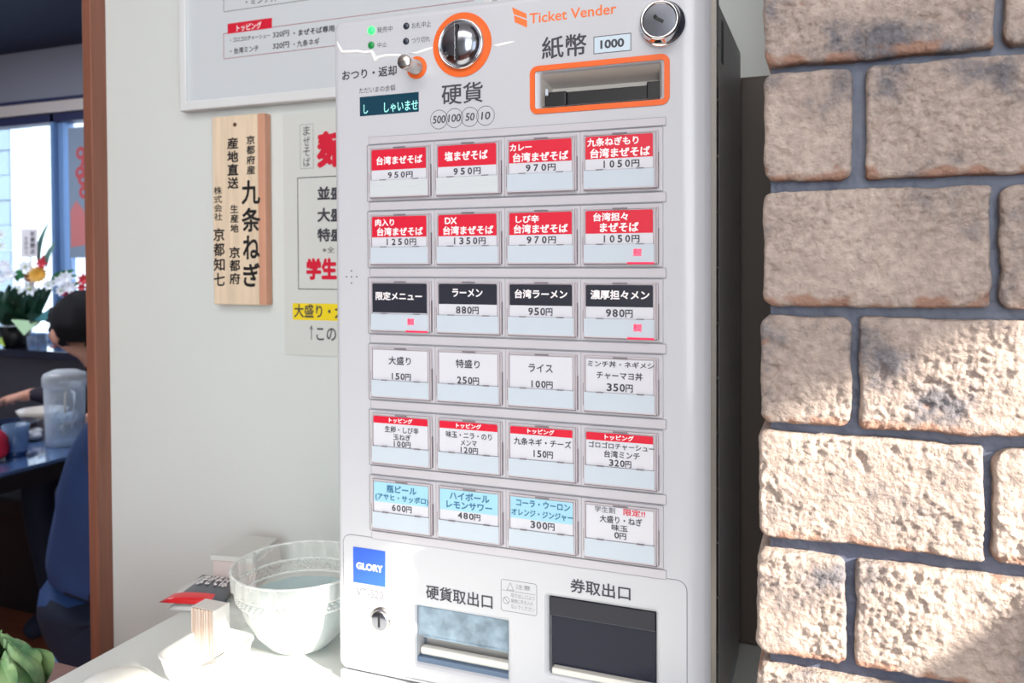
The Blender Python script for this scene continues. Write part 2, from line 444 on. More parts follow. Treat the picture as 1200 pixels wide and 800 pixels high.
def brick(x0, x1, z0, z1, seed, detail, depth=0.05, cr=(1, 1, 1, 1), tilt=0.0):
    w, h = x1 - x0, z1 - z0
    step = 0.0008 if detail else 0.006
    nx, nz = max(6, int(w / step)), max(5, int(h / step))
    bm = bmesh.new(); lay = bm.verts.layers.float.new('wear')
    off = Vector((seed * 3.17, seed * 1.31, seed * 0.77))
    rnd = random.Random(seed); R0 = [0.0045 * c for c in cr]; bev = 0.0022
    grid = []
    for j in range(nz + 1):
        row = []
        for i in range(nx + 1):
            s_, t_ = i / nx * w, j / nz * h
            # corner index: 0 BL 1 BR 2 TL 3 TR
            ci = (1 if s_ > w / 2 else 0) + (2 if t_ > h / 2 else 0); r = max(R0[ci], 0.0005)
            cx = min(max(s_, r), w - r); cz = min(max(t_, r), h - r)
            vx, vz = s_ - cx, t_ - cz; ln = math.hypot(vx, vz)
            if ln > 1e-9 and vx and vz:
                k = max(abs(vx), abs(vz)) / ln; vx *= k; vz *= k
            X, Z = cx + vx, cz + vz
            d = min(X, w - X, Z, h - Z)
            if ln > 1e-9 and vx and vz: d = min(d, r - math.hypot(vx, vz))
            P = Vector((x0 + X, 0, z0 + Z))
            q = P * 60 + off
            edge = max(0.0, 1 - d / 0.004)
            wob = noise.noise(q * 1.1 + Vector((9, 3, 1))) * 0.0011 * edge + noise.noise(q * 4) * 0.0004 * edge
            ro = min(1.0, max(0.35, 0.65 + 1.3 * noise.noise(q * 0.55 + Vector((7, 1, 5)))))
            dis = noise.fractal(q * 0.9, 0.8, 2.1, 3) * 0.0008 + ro * (noise.fractal(q * 3.6, 0.7, 2.1, 3) * 0.0013 + noise.fractal(q * 9.5, 0.7, 2.1, 2) * 0.0010)
            pit = noise.noise(q * 2.6 + Vector((4, 8, 2))) * (0.5 + 0.5 * noise.noise(q * 0.7))
            if pit > 0.17: dis -= (pit - 0.17) * 0.0065
            be = 0
            if d < bev: be = bev - math.sqrt(max(0, bev * bev - (bev - d) ** 2))
            y = BY - dis + be + tilt * (X / w - 0.5)
            sx = 1 if X > w / 2 else -1; sz = 1 if Z > h / 2 else -1
            v = bm.verts.new((P.x + (wob if min(X, w - X) <= min(Z, h - Z) else 0) * sx, y, P.z + (wob if min(X, w - X) > min(Z, h - Z) else 0) * sz))
            low = max(0.0, 1 - Z / (0.15 * h + 0.004 * noise.noise(Vector((P.x * 150, seed, 0)))))
            v[lay] = 0.80 * min(1, low * 1.5) * (0.8 + 1.1 * noise.noise(q * 1.8)) + 0.26 * edge * (0.5 + noise.noise(q * 0.8)) + min(0.5, max(0.0, (pit - 0.26) * 4.0))
            row.append(v)
        grid.append(row)
    for j in range(nz):
        for i in range(nx):
            f = bm.faces.new((grid[j][i], grid[j][i + 1], grid[j + 1][i + 1], grid[j + 1][i])); f.smooth = True
    loop = grid[0][:] + [grid[j][nx] for j in range(1, nz + 1)] + grid[nz][:nx][::-1] + [grid[j][0] for j in range(nz - 1, 0, -1)]
    back = []
    for v in loop:
        u = bm.verts.new((v.co.x, BY + depth, v.co.z)); u[lay] = 0.75; back.append(u)
    n = len(loop)
    for k in range(n):
        bm.faces.new((loop[(k + 1) % n], loop[k], back[k], back[(k + 1) % n]))
    bm.faces.new(back)
    me = bpy.data.meshes.new('brick'); bm.to_mesh(me); bm.free()
    o = put('brick', me, M_brick); child(o, pil)
    return o
J = 0.0046
P_, LW, SW = 0.0577, 0.0957, 0.0400
named = {  # course: (x ranges, z0, z1) relative heights, measured
    0: ([(0.2900, 0.3864), (0.3906, 0.43)], 0.0455, 0.1010),
    1: ([(0.2898, 0.3289), (0.3350, 0.4310)], -0.0100, 0.0418),
    2: ([(0.2893, 0.3853), (0.3892, 0.4300)], -0.0690, -0.0148),
    3: ([(0.2885, 0.3289), (0.3328, 0.4290)], -0.1257, -0.0742),
    4: ([(0.2873, 0.3833), (0.3868, 0.4270)], -0.1815, -0.1305),
    5: ([(0.2868, 0.3267), (0.3311, 0.4275)], -0.2383, -0.1883),
    6: ([(0.2868, 0.3825), (0.3868, 0.4270)], -0.2960, -0.2450)}
CRN = {(0, 0): (1.2, .3, 1, 1), (1, 0): (1.2, 1.2, 1, 1), (1, 1): (.3, .3, .8, 1), (2, 0): (1.4, .3, 1, .4), (2, 1): (1.1, 1, 1.3, 1), (3, 0): (1.2, 1.3, 1.3, 1.1),
       (3, 1): (.4, .3, .4, 1), (4, 0): (1.2, .3, .7, .3), (4, 1): (1, 1, 2.2, 1), (5, 0): (1.4, .8, 1, 1.2), (5, 1): (.5, .3, .4, 1)}
sd_ = 11
for c in range(-7, 22):
    long_first = c % 2 == 0
    if c in named:
        xs, a, b_ = named[c]; xs = list(xs)
    else:
        base = 0.0455 - 0.0577 * c if c < 0 else 0.0455 - 0.0577 * c
        a, b_ = base, base + 0.0520
        xs = [(0.2885, 0.3845)] if long_first else [(0.2885, 0.3289)]
    while xs[-1][1] < 0.69:
        s_ = xs[-1][1] + J
        ln = (LW if (len(xs) % 2 == 1) != long_first or c in named and len(xs) > 2 else SW)
        e_ = min(s_ + ln, 0.702)
        if 0.702 - e_ < 0.012: e_ = 0.702
        xs.append((s_, e_))
    if Z0 + b_ > H or Z0 + a < 0.0: continue
    for i, (x0, x1) in enumerate(xs):
        sd_ += 1
        vis = c in named and x0 < 0.42
        rr = random.Random(sd_)
        brick(x0, x1, Z0 + a, Z0 + b_, sd_, vis, depth=(0.045 if not (i == 0 and not long_first) else 0.096), cr=CRN.get((c, i), (1.2, .8, 1, 1)), tilt=rr.uniform(-0.0008, 0.0008))

# ------------------------------------------------------------------ ticket machine
TM = empty('ticket_machine', (0.108, 0.08, CZ), 'white meal ticket machine covered in red, black and blue menu buttons', 'ticket machine')
F = lambda a, b: (lambda p: (p.x, p.z))(at(a, b, 0.0))
fx0, fx1 = -0.0335, 0.2492
fz1 = Z0 + 0.1360; fz0 = Z0 - 0.3610
# openings
ob = (F(633.5, 100)[0], F(773, 100)[0], F(635, 125)[1], F(771, 74)[1])          # bill slot
oc = (F(487, 740)[0], F(593.5, 740)[0], F(487, 776)[1], F(487, 711)[1])           # coin tray
ot = (F(643, 740)[0], F(767.5, 740)[0], F(643, 789)[1], F(643, 700)[1])           # ticket outlet
plate('front_panel', rr_pts(fx0, fx1, fz0, fz1, 0.008), [rr_pts(*ob, 0.0015, 3), rr_pts(*oc, 0.0006, 3), rr_pts(*ot, 0.0006, 3)], 0.0, 0.018, M_paint, TM, bev=0.0052)
fp_ = TM.children[0]; bmx = bmesh.new(); bmx.from_mesh(fp_.data)
for xx in (0.2300, 0.2330, 0.2360, 0.2385, 0.2410, 0.2430):
    bmesh.ops.bisect_plane(bmx, geom=bmx.verts[:] + bmx.edges[:] + bmx.faces[:], plane_co=(xx, 0, 0), plane_no=(1, 0, 0))
for v in bmx.verts:
    if v.co.x > 0.2300 and v.co.y < 0.012: v.co.y += 0.0075 * ((v.co.x - 0.2300) / 0.0192) ** 2.2 * (1 - v.co.y / 0.018)
for f in bmx.faces: f.smooth = f.calc_center_median().x > 0.2298 and abs(f.normal.y) > 0.05 and f.calc_center_median().y < 0.015
bmx.to_mesh(fp_.data); bmx.free()
boxes('cabinet_body', M_side, TM, (fx0 + 0.006, 0.2512, 0.0185, 0.1555, CZ + 0.012, Z0 + 0.1215), bev=0.002)
boxes('side_rail', mat('hinge_rail_steel', srgb(128, 122, 116), 0.35, 0.5), TM, (0.2478, 0.2512, 0.006, 0.0185, CZ + 0.012, Z0 + 0.133))
for k in range(14):
    MB().cyl((0.2512, 0.0122, CZ + 0.03 + k * 0.036), (1, 0, 0), 0.0011, 0.0008, 0.0006, 10).build('rivet', M_nickel, TM)
MB().box(0.2508, 0.2516, 0.03, 0.040, Z0 + 0.085, Z0 + 0.113).build('vent_slot', M_dark, TM)
boxes('base_plinth', mat('plinth_white', srgb(214, 216, 218), 0.4), TM, (fx0 + 0.001, 0.2500, 0.002, 0.150, CZ, CZ + 0.0075), bev=0.001)
boxes('base_gap', M_dark, TM, (fx0 + 0.005, 0.2480, 0.006, 0.150, CZ + 0.0075, CZ + 0.0122))
# lower service door
ldx0, ldx1 = F(402.5, 700)[0], F(805.5, 700)[0]
ldz1 = F(410, 625.5)[1]
T = MB()
T.rrframe(ldx0, ldx1, fz0 + 0.004, ldz1, 0.007, 0.00045, 0.0, 0.00012)
T.build('service_door_seam', M_seam, TM)

# --- button rows
PX, PZ = 0.055, 0.055 * 0.89823
BW, BH = 0.0504, 0.0372
REDM, WH, INK = 0, 1, 2
rows_x0, rows_x1 = -0.0030, 3 * PX + BW + 0.0028
def row_base(r): return Z0 - (r - 1) * PZ
for r in range(1, 7):
    zb = row_base(r) - 0.0022; zt = row_base(r) + BH + 0.0022
    p = MB().box(rows_x0, rows_x1, -0.0012, 0.002, zb, zt, bev=0.0004).build('button_row_plate', M_paint2, TM)
    s = Text()
    for k in (1, 2, 3):
        x = k * PX - 0.0023; s.quad(x - 0.00013, x + 0.00013, zb, zt, -0.0012)
    s.quad(rows_x0, rows_x1, zb - 0.0002, zb + 0.00015, -0.00125); s.quad(rows_x0, rows_x1, zt - 0.00015, zt + 0.0002, -0.00125); s.quad(rows_x0 - 0.0002, rows_x0 + 0.0002, zb, zt, -0.0012)
    s.build('seam', [M_seam], p)
for r in range(0, 7):
    zb = (row_base(r + 1) + BH + 0.0029); zt = (row_base(r) - 0.0029) if r > 0 else zb + 0.0055
    if r == 6: zb = row_base(6) - 0.0029 - 0.0062; zt = row_base(6) - 0.0029
    p = MB().box(rows_x0 + 0.0012, rows_x1 + 0.002, -0.0008, 0.002, zb, zt, bev=0.0003).build('blank_strip', M_paint2, TM)
    s = Text(); s.rect(rows_x0 + 0.0012, rows_x1 + 0.002, zb, zt, 0.0002, -0.0008); s.build('seam', [M_seam], p)

MENU = {
 (1, 1): ('red', .455, [('台湾まぜそば', .12, .88, .185, .355, 1), ('950円', .29, .72, .50, .62, 2)]),
 (1, 2): ('red', .455, [('塩まぜそば', .14, .81, .165, .345, 1), ('950円', .26, .70, .49, .62, 2)]),
 (1, 3): ('red', .455, [('カレー', .05, .37, .10, .23, 1), ('台湾まぜそば', .09, .89, .265, .44, 1), ('970円', .26, .71, .49, .62, 2)]),
 (1, 4): ('red', .455, [('九条ねぎもり', .06, .75, .08, .23, 1), ('台湾まぜそば', .10, .90, .265, .44, 1), ('1050円', .24, .76, .49, .62, 2)]),
 (2, 1): ('red', .46, [('肉入り', .09, .41, .095, .24, 1), ('台湾まぜそば', .12, .88, .265, .435, 1), ('1250円', .24, .77, .49, .62, 2)]),
 (2, 2): ('red', .46, [('DX', .14, .33, .10, .23, 1), ('台湾まぜそば', .11, .89, .265, .435, 1), ('1350円', .24, .77, .49, .62, 2)]),
 (2, 3): ('red', .46, [('しび辛', .13, .47, .095, .24, 1), ('台湾まぜそば', .10, .88, .265, .435, 1), ('970円', .27, .71, .49, .62, 2)]),
 (2, 4): ('red', .46, [('台湾担々', .14, .61, .085, .24, 1), ('まぜそば', .23, .75, .265, .435, 1), ('1050円', .24, .76, .49, .62, 2)]),
 (3, 1): ('black', .63, [('限定メニュー', .09, .86, .215, .385, 1)]),
 (3, 2): ('black', .44, [('ラーメン', .25, .72, .14, .30, 1), ('880円', .30, .65, .48, .62, 2)]),
 (3, 3): ('black', .44, [('台湾ラーメン', .11, .87, .14, .31, 1), ('950円', .30, .65, .48, .62, 2)]),
 (3, 4): ('black', .44, [('濃厚担々メン', .10, .89, .14, .31, 1), ('980円', .30, .66, .48, .62, 2)]),
 (4, 1): (None, 0, [('大盛り', .30, .67, .17, .335, 2), ('150円', .32, .66, .50, .63, 2)]),
 (4, 2): (None, 0, [('特盛り', .30, .67, .17, .335, 2), ('250円', .31, .65, .50, .64, 2)]),
 (4, 3): (None, 0, [('ライス', .31, .66, .19, .345, 2), ('100円', .32, .65, .50, .63, 2)]),
 (4, 4): (None, 0, [('ミンチ丼・ネギメシ', .06, .95, .08, .195, 2), ('チャーマヨ丼', .18, .80, .27, .41, 2), ('350円', .31, .66, .48, .62, 2)]),
 (5, 1): ('red', .19, [('トッピング', .30, .69, .07, .165, 1), ('生卵・しび辛', .23, .79, .235, .365, 2), ('玉ねぎ', .37, .66, .385, .505, 2), ('100円', .35, .65, .525, .64, 2)]),
 (5, 2): ('red', .19, [('トッピング', .30, .69, .07, .165, 1), ('味玉・ニラ・のり', .14, .85, .235, .365, 2), ('メンマ', .37, .62, .39, .50, 2), ('120円', .34, .63, .525, .64, 2)]),
 (5, 3): ('red', .19, [('トッピング', .29, .68, .07, .165, 1), ('九条ネギ・チーズ', .09, .92, .25, .39, 2), ('150円', .35, .65, .465, .595, 2)]),
 (5, 4): ('red', .19, [('トッピング', .29, .68, .07, .165, 1), ('ゴロゴロチャーシュー', .07, .96, .215, .33, 2), ('台湾ミンチ', .28, .76, .355, .485, 2), ('320円', .34, .64, .515, .635, 2)]),
 (6, 1): ('blue', .45, [('瓶ビール', .25, .75, .09, .245, 3), ('(アサヒ・サッポロ)', .06, .94, .27, .425, 3), ('600円', .33, .66, .475, .60, 2)]),
 (6, 2): ('blue', .45, [('ハイボール', .19, .81, .08, .235, 3), ('レモンサワー', .14, .85, .26, .405, 3), ('480円', .31, .66, .465, .59, 2)]),
 (6, 3): ('blue', .45, [('コーラ・ウーロン', .12, .90, .08, .215, 3), ('オレンジ・ジンジャー', .05, .94, .265, .40, 3), ('300円', .32, .67, .465, .60, 2)]),
 (6, 4): (None, 0, [('学生割', .15, .43, .05, .16, 4), ('限定!!', .54, .83, .05, .17, 0), ('大盛り・ねぎ', .22, .79, .20, .335, 2), ('味玉', .38, .60, .35, .465, 2), ('0円', .41, .57, .485, .60, 2)]),
}
BAND = {'red': M_red, 'black': M_black, 'blue': M_blue}
for (r, c), (bandc, bh, lines) in MENU.items():
    x0 = (c - 1) * PX; zb = row_base(r); zt = zb + BH; x1 = x0 + BW
    fx = lambda f: x0 + f * BW
    fz = lambda f: zt - f * BH
    btn = empty('menu_button', (x0 + BW / 2, 0, zb)); child(btn, TM)
    # bezel
    b = MB()
    b.box(x0 + 0.0008, x1 - 0.0004, -0.0022, -0.0012, zb, zt)                       # back
    w = 0.0011
    b.box(x0, x0 + w, -0.0036, -0.0012, zb, zt, bev=0.0003); b.box(x1 - w * 2.1, x1 - w * 1.2, -0.0036, -0.0012, zb, zt - 0.001, bev=0.0003)
    b.box(x1 - w * 0.7, x1, -0.0032, -0.0012, zb, zt, bev=0.0002)
    b.box(x0 + w, x1 - w, -0.0033, -0.0012, zt - 0.0011, zt, bev=0.0003); b.box(x0 + w, x1 - w, -0.0040, -0.0012, zb, zb + 0.0011, bev=0.0003)
    child(b.build('bezel', M_bez), btn)
    for q in ((x0 + 0.0006, x1 - 0.0006, -0.00395, -0.0030, zb - 0.0004, zb + 0.0003), (x1 - 0.0003, x1 + 0.0003, -0.0031, -0.0012, zb, zb + BH * 0.62),
              (x0 - 0.0003, x0 + 0.0002, -0.0034, -0.0012, zb + BH * .1, zb + BH * 0.5)):
        child(MB().box(*q).build('bezel_edge', M_bezd), btn)
    child(MB().box(fx(.40), fx(.60), -0.0035, -0.0020, zt - 0.0012, zt - 0.0002).build('latch', M_bezd), btn)
    cx0, cx1 = fx(.035), fx(.935)
    ctop, cbot = fz(.05), fz(.655)
    cd = MB().box(cx0, cx1, -0.0030, -0.0022, cbot, ctop).build('menu_card', M_card); child(cd, btn)
    if bandc:
        bt = fz(.05); bb = fz(bh)
        q = MB().poly([(cx0 + 0.0006, -0.00306, bt), (cx0, -0.00306, bt - 0.0008), (cx0, -0.00306, bb), (cx1, -0.00306, bb), (cx1, -0.00306, bt - 0.0008), (cx1 - 0.0006, -0.00306, bt)])
        child(q.build('colour_band', BAND[bandc]), btn)
    # lower clear press strip with its step and two latches
    st = MB().box(fx(.012), fx(.955), -0.0040, -0.0022, zb + 0.0009, cbot, bev=0.0003).build('press_strip', M_strip2 if (r, c) in ((1, 1), (1, 2)) else M_strip); child(st, btn)
    child(MB().box(fx(.01), fx(.97), -0.0034, -0.0022, cbot - 0.0001, cbot + 0.0002).build('strip_edge', M_bezd), btn)
    for fa in (.18, .72): child(MB().box(fx(fa), fx(fa + .10), -0.0042, -0.0022, cbot - 0.0002, cbot + 0.0005).build('latch', M_bezd), btn)
    t = Text()
    for (s_, a, b2, ya, yb, ink) in lines:
        if s_.endswith('円'):
            dg_ = s_[:-1]; nd = len(dg_); pitch = (b2 - a) / (nd + 1.0); wd = 0.62 if r < 3 else 0.80
            for qi, ch_ in enumerate(dg_):
                ww = wd * (0.27 if ch_ == '1' else 1)
                mid = a + pitch * (qi + .5); t.line(ch_, fx(mid - pitch * ww / 2), fx(mid + pitch * ww / 2), fz(yb), fz(ya), -0.00308, ink, bold=0.02)
            t.line('円', fx(b2 - pitch * 1.0), fx(b2 + pitch * (.0 if r < 3 else .1)), fz(yb + .005), fz(ya + .005), -0.00308, ink, bold=0.018)
            continue
        t.line(s_, fx(a), fx(b2), fz(yb), fz(ya), -0.00308, ink, bold=(0.026 if ink in (1, 3) else 0.014))
    child(t.build('lettering', [M_red, M_inkw, M_ink, M_inkb, M_inkg], btn), btn)
    if (r, c) in ((2, 4), (3, 1), (3, 4)):
        t = Text(); xa = .735 if c == 4 else .68
        t.line('売切', fx(xa - .055), fx(xa + .055), fz(.87), fz(.73), -0.00402, 1, bold=0.01)
        t.quad(fx(xa - .05), fx(xa + .05), fz(.86), fz(.74), -0.00400, 0, th=0.00004)
        o = t.build('sold_out_lamp', [M_led, M_ledr], btn)
        e = MB().box(fx(.60), fx(.955), -0.0045, -0.0030, zb - 0.0003, zb + 0.0010, bev=0.0002).build('lit_edge', M_ledr); child(e, btn)

# --- printed lettering on the panel, placed from the measured outlines on the plane of the front
def PT(t, s_, xa, xb, yt, yb, mi=0, bold=0.0, slant=0.0, y=0.0):
    xm = (xa + xb) / 2
    t.line(s_, at(xa, (yt + yb) / 2, y).x, at(xb, (yt + yb) / 2, y).x, at(xm, yb, y).z, at(xm, yt, y).z, y, mi, bold, slant)
def done(t, name): t.build(name, [M_ink, M_inkg, M_inko, M_inkw, mat('pale_blue_print', srgb(198, 214, 226), 0.4)], TM); return Text()
t = Text()
PT(t, '発売中', 442, 460, 31, 38); PT(t, '中止', 442.5, 453.5, 49.5, 55.5); PT(t, 'お札中止', 482.5, 505, 25.3, 32.7); PT(t, 'つり切れ', 482.5, 504, 43.3, 50)
t = done(t, 'lamp_caption')
PT(t, 'おつり・返却', 401, 465, 79.5, 91.5, 0, 0.02); t = done(t, 'lever_caption'); PT(t, 'ただいまの金額', 421, 463.5, 101, 108); t = done(t, 'display_caption')
PT(t, '硬貨', 517.5, 566, 97, 121.5, 0, 0.01); t = done(t, 'coin_caption')
for i, (s_, cx_, cy_) in enumerate((('500', 514.4, 140), ('100', 532.4, 138.3), ('50', 550.6, 136.9), ('10', 569, 135.5))):
    x, z = F(cx_, cy_); t.ring(x, z, 0.0070, 0.0004, -0.00001 * i, 0)
    hw = 7.3 if len(s_) == 3 else 5.2
    PT(t, s_, cx_ - hw, cx_ + hw, cy_ - 4.6, cy_ + 4.6, 0, 0.014, slant=0.10)
t = done(t, 'coin_values')
PT(t, '紙幣', 635, 687.5, 41, 67.5, 0, 0.012); t = done(t, 'note_caption'); PT(t, '1000', 703.5, 731.5, 45.8, 56.2, 0, 0.03)
x0_, x1_ = F(695.6, 51)[0], F(739.8, 51)[0]
t.rect(x0_, x1_, F(717, 61.5)[1], F(717, 40.8)[1], 0.0005, 0); t.quad(x0_, x1_, F(717, 61.5)[1], F(717, 40.8)[1], 0, 4, th=0.00003)
t = done(t, 'note_value')
PT(t, '硬貨取出口', 499.3, 577.3, 690.5, 707.5, 0, 0.016); t = done(t, 'coin_tray_caption'); PT(t, '券取出口', 668.4, 739, 682, 698.6, 0, 0.016); t = done(t, 'outlet_caption')
PT(t, 'VT-S20', 417.5, 449.5, 690, 700, 1, 0.01); t = done(t, 'model_lettering')
PT(t, 'Ticket Vender', 620.5, 722.5, 9.6, 22, 2, 0.012); t = done(t, 'title_lettering')
t.poly([F(600, 8.5), F(602, 16.5), F(617.6, 22), F(616.8, 16)], 0, 2)
t.poly([F(602.3, 18), F(603.2, 26), F(617.8, 32.4), F(617.6, 23.8)], 0, 2)
t = done(t, 'orange_ticket_mark')
# caution notice
nx0, nx1 = F(587, 698)[0], F(629.3, 698)[0]; nz0, nz1 = F(608, 718.3)[1], F(608, 681)[1]
zd = F(608, 693.8)[1]
t.quad(nx0 + 0.001, nx1 - 0.001, zd - 0.00015, zd + 0.00015, 0, 1)
PT(t, '注意', 604.5, 621.5, 685.2, 691, 1); PT(t, '取り出し口より', 599, 626.5, 696.5, 701.5, 1); PT(t, '無理に手を入れ', 599, 625, 703, 708, 1); PT(t, 'ないでください', 599, 626.5, 709.6, 714.8, 1)
a_, b_, c_ = F(594, 690.5), F(598, 682.5), F(602, 691.8)
for p, q in ((a_, b_), (b_, c_), (c_, a_)):
    dx, dz = q[0] - p[0], q[1] - p[1]; l = math.hypot(dx, dz); nx_, nz_ = -dz / l * 0.00018, dx / l * 0.00018
    t.poly([(p[0] + nx_, p[1] + nz_), (q[0] + nx_, q[1] + nz_), (q[0] - nx_, q[1] - nz_), (p[0] - nx_, p[1] - nz_)], 0, 1)
x, z = F(593.3, 703); t.ring(x, z, 0.0026, 0.0004, 0, 1); t.poly([(x - .0018, z + .0015), (x - .0015, z + .0018), (x + .0018, z - .0015), (x + .0015, z - .0018)], 0, 1)
t = done(t, 'notice_print')
T = MB(); T.rrframe(nx0, nx1, nz0, nz1, 0.002, 0.00035, 0, 0.0001); T.build('notice_outline', M_inkg, TM)
# speaker holes
b = MB()
for (a, c) in ((412, 317.3), (412, 324.3), (412, 331.4), (406, 324.2), (418.2, 324.2)):
    x, z = F(a, c); b.cyl((x, -0.0003, z), (0, 1, 0), 0.00055, 0.00055, 0.0004, 10)
b.build('speaker_hole', M_dark, TM)
# indicator lamps
for a, c, r_, mm in ((435.4, 35.8, .0031, M_green), (435.2, 53.1, .0027, M_greend), (476.3, 30.6, .0025, M_lampd), (476, 48.4, .0025, M_lampd)):
    x, z = F(a, c)
    b = MB(); b.lathe([(r_, 0), (r_, 0.0005), (r_ * .7, 0.0010), (0.0001, 0.0012)], (x, 0, z), (0, -1, 0), 24); b.build('indicator_lamp', mm, TM)
# display
dx0, dx1 = F(421.8, 125)[0], F(490.8, 120)[0]; dz0, dz1 = F(456, 133.6)[1], F(456, 110.8)[1]
dsp = boxes('display_window', M_lcd, TM, (dx0, dx1, -0.0002, 0.001, dz0, dz1))
t = Text(); PT(t, 'し', 426.5, 431.5, 122.5, 133.3, 0, 0.005); PT(t, 'しゃいませ', 450.5, 490, 118.5, 130.5, 0, 0.006)
t.build('display_text', [M_lcdt], dsp).location.y -= 0.00025
# coin slot with orange ring and chrome dome
x, z = F(541.6, 52.6)
b = MB(); b.ringflat(x, z, 0.0, 0.0176, 0.0228, 0.0007); cs = b.build('coin_slot_ring', M_orange, TM)
b = MB(); b.lathe([(0.0178, 0), (0.0178, 0.003), (0.0170, 0.0042), (0.0162, 0.0040), (0.0158, 0.0034)], (x, 0, z), (0, -1, 0), 56); b.build('coin_slot_rim', M_chrome, cs)
b = MB(); b.lathe([(0.0159, 0.0030), (0.0148, 0.0050), (0.0125, 0.0072), (0.009, 0.0088), (0.005, 0.0096), (0.0001, 0.0098)], (x, 0, z), (0, -1, 0), 56); b.build('coin_dome', M_chromed, cs, True)
b = MB(); b.box(x - 0.0008, x + 0.0011, -0.0102, -0.003, z - 0.0125, z + 0.0125, bev=0.0004); b.build('coin_slit', M_dark, cs)
b = MB(); b.box(x - 0.0013, x - 0.0009, -0.0103, -0.003, z - 0.0130, z + 0.0130, bev=0.0003); b.build('slit_lip', M_chrome, cs)
# return lever
x, z = F(488.5, 79.3)
b = MB(); b.ringflat(x, z, 0.0, 0.0036, 0.0081, 0.0006); rl = b.build('return_lever_ring', M_orange, TM)
b = MB(); b.lathe([(0.0055, 0), (0.0055, 0.003), (0.0050, 0.0035), (0.0050, 0.017), (0.0052, 0.0175), (0.0052, 0.0195), (0.0046, 0.0202), (0.0001, 0.0203)], (x, 0, z), (0, -1, 0), 32); b.build('return_lever', M_nickel, rl, True)
# bill slot
ox0, ox1 = F(621.3, 105)[0], F(785, 92)[0]; oz0, oz1 = F(704, 128.3)[1], F(704, 70.3)[1]
b = MB(); b.rrframe(ox0, ox1, oz0, oz1, 0.0055, 0.0036, 0, 0.0008); bs = b.build('bill_slot_surround', M_orange, TM)
M_rec = mat('recess_plastic', srgb(205, 198, 192), 0.4)
bx0, bx1, bz0, bz1 = ob
b = MB()
zm = bz0 + (bz1 - bz0) * 0.30
b.poly([(bx0, 0.001, bz1), (bx1, 0.001, bz1), (bx1, 0.030, zm + 0.004), (bx0, 0.030, zm + 0.004)])
b.poly([(bx0, 0.001, bz0), (bx0, 0.001, bz1), (bx0 + 0.004, 0.030, zm + 0.004), (bx0 + 0.004, 0.030, bz0)])
b.poly([(bx1, 0.001, bz0), (bx1, 0.001, bz1), (bx1, 0.030, zm + 0.004), (bx1, 0.030, bz0)])
b.poly([(bx0, 0.001, bz0), (bx1, 0.001, bz0), (bx1, 0.030, bz0), (bx0, 0.030, bz0)])
b.build('bill_slot_recess', M_rec, bs)
b = MB()
b.box(bx0 + 0.004, bx1, 0.008, 0.032, bz0 + 0.0003, bz0 + (bz1 - bz0) * 0.47, bev=0.0008)
b.box(bx0 + 0.0015, bx0 + 0.017, 0.004, 0.02, bz0 + 0.0002, bz0 + (bz1 - bz0) * 0.47, bev=0.001)
b.box(bx1 - 0.010, bx1 - 0.0003, 0.006, 0.02, bz0 + 0.0003, bz0 + (bz1 - bz0) * 0.56, bev=0.001)
b.build('bill_mouth', M_dark, bs)
b = MB(); b.box(bx0 + 0.0022, bx0 + 0.0042, 0.0032, 0.0045, bz0 + 0.008, bz0 + 0.0125, bev=0.0003); b.build('bill_sensor', M_strip, bs)
# upper lock
x, z = F(776.5, 28.5)
b = MB(); b.lathe([(0.0152, 0), (0.0152, 0.0020), (0.0143, 0.0034), (0.0132, 0.0040), (0.0128, 0.0105), (0.0120, 0.0118), (0.0108, 0.0118), (0.0104, 0.0110)], (x, 0, z), (0, -1, 0), 56); lk = b.build('door_lock', M_chrome, TM)
b = MB(); b.lathe([(0.0106, 0.0108), (0.0004, 0.0112), (0.0001, 0.0112)], (x, 0, z), (0, -1, 0), 40); b.build('lock_face', M_chromed, lk)
b = MB(); b.box(-0.0038, 0.0030, -0.0118, -0.0100, -0.0010, 0.0010, bev=0.0002); b.ball((-0.0034, -0.0112, 0.0006), 0.0012, seg=10, mi=0)
o = b.build('keyhole', M_dark, None); o.rotation_euler = (0, math.radians(32), 0); o.location = (x, 0, z); child(o, lk)
# lower lock
x, z = F(448.5, 725)
b = MB(); b.lathe([(0.0095, 0), (0.0095, 0.0012), (0.0088, 0.0018), (0.0082, 0.0018), (0.0080, 0.0042), (0.0072, 0.0050), (0.0001, 0.0051)], (x, 0, z), (0, -1, 0), 40); lk2 = b.build('door_lock', M_nickel, TM)
b = MB(); b.lathe([(0.0068, 0.00515), (0.0064, 0.0054), (0.0001, 0.0054)], (x, 0, z), (0, -1, 0), 32); b.build('lock_face', M_chromed, lk2)
b = MB(); b.box(x - 0.0009, x + 0.0007, -0.0060, -0.0050, z - 0.0042, z + 0.0042, bev=0.0003); b.build('keyhole', M_dark, lk2)
# maker's label
lx0, lx1 = F(414.3, 662)[0], F(451.7, 666)[0]; lz0, lz1 = F(433, 684.4)[1], F(433, 643)[1]
lb = boxes('maker_label', M_brand, TM, (lx0, lx1, -0.0004, 0.0005, lz0, lz1))
t = Text(); PT(t, 'GLORY', 417.6, 448.6, 660.3, 668.6, 0, 0.04, y=-0.0004); t.build('label_lettering', [M_inkw], lb)
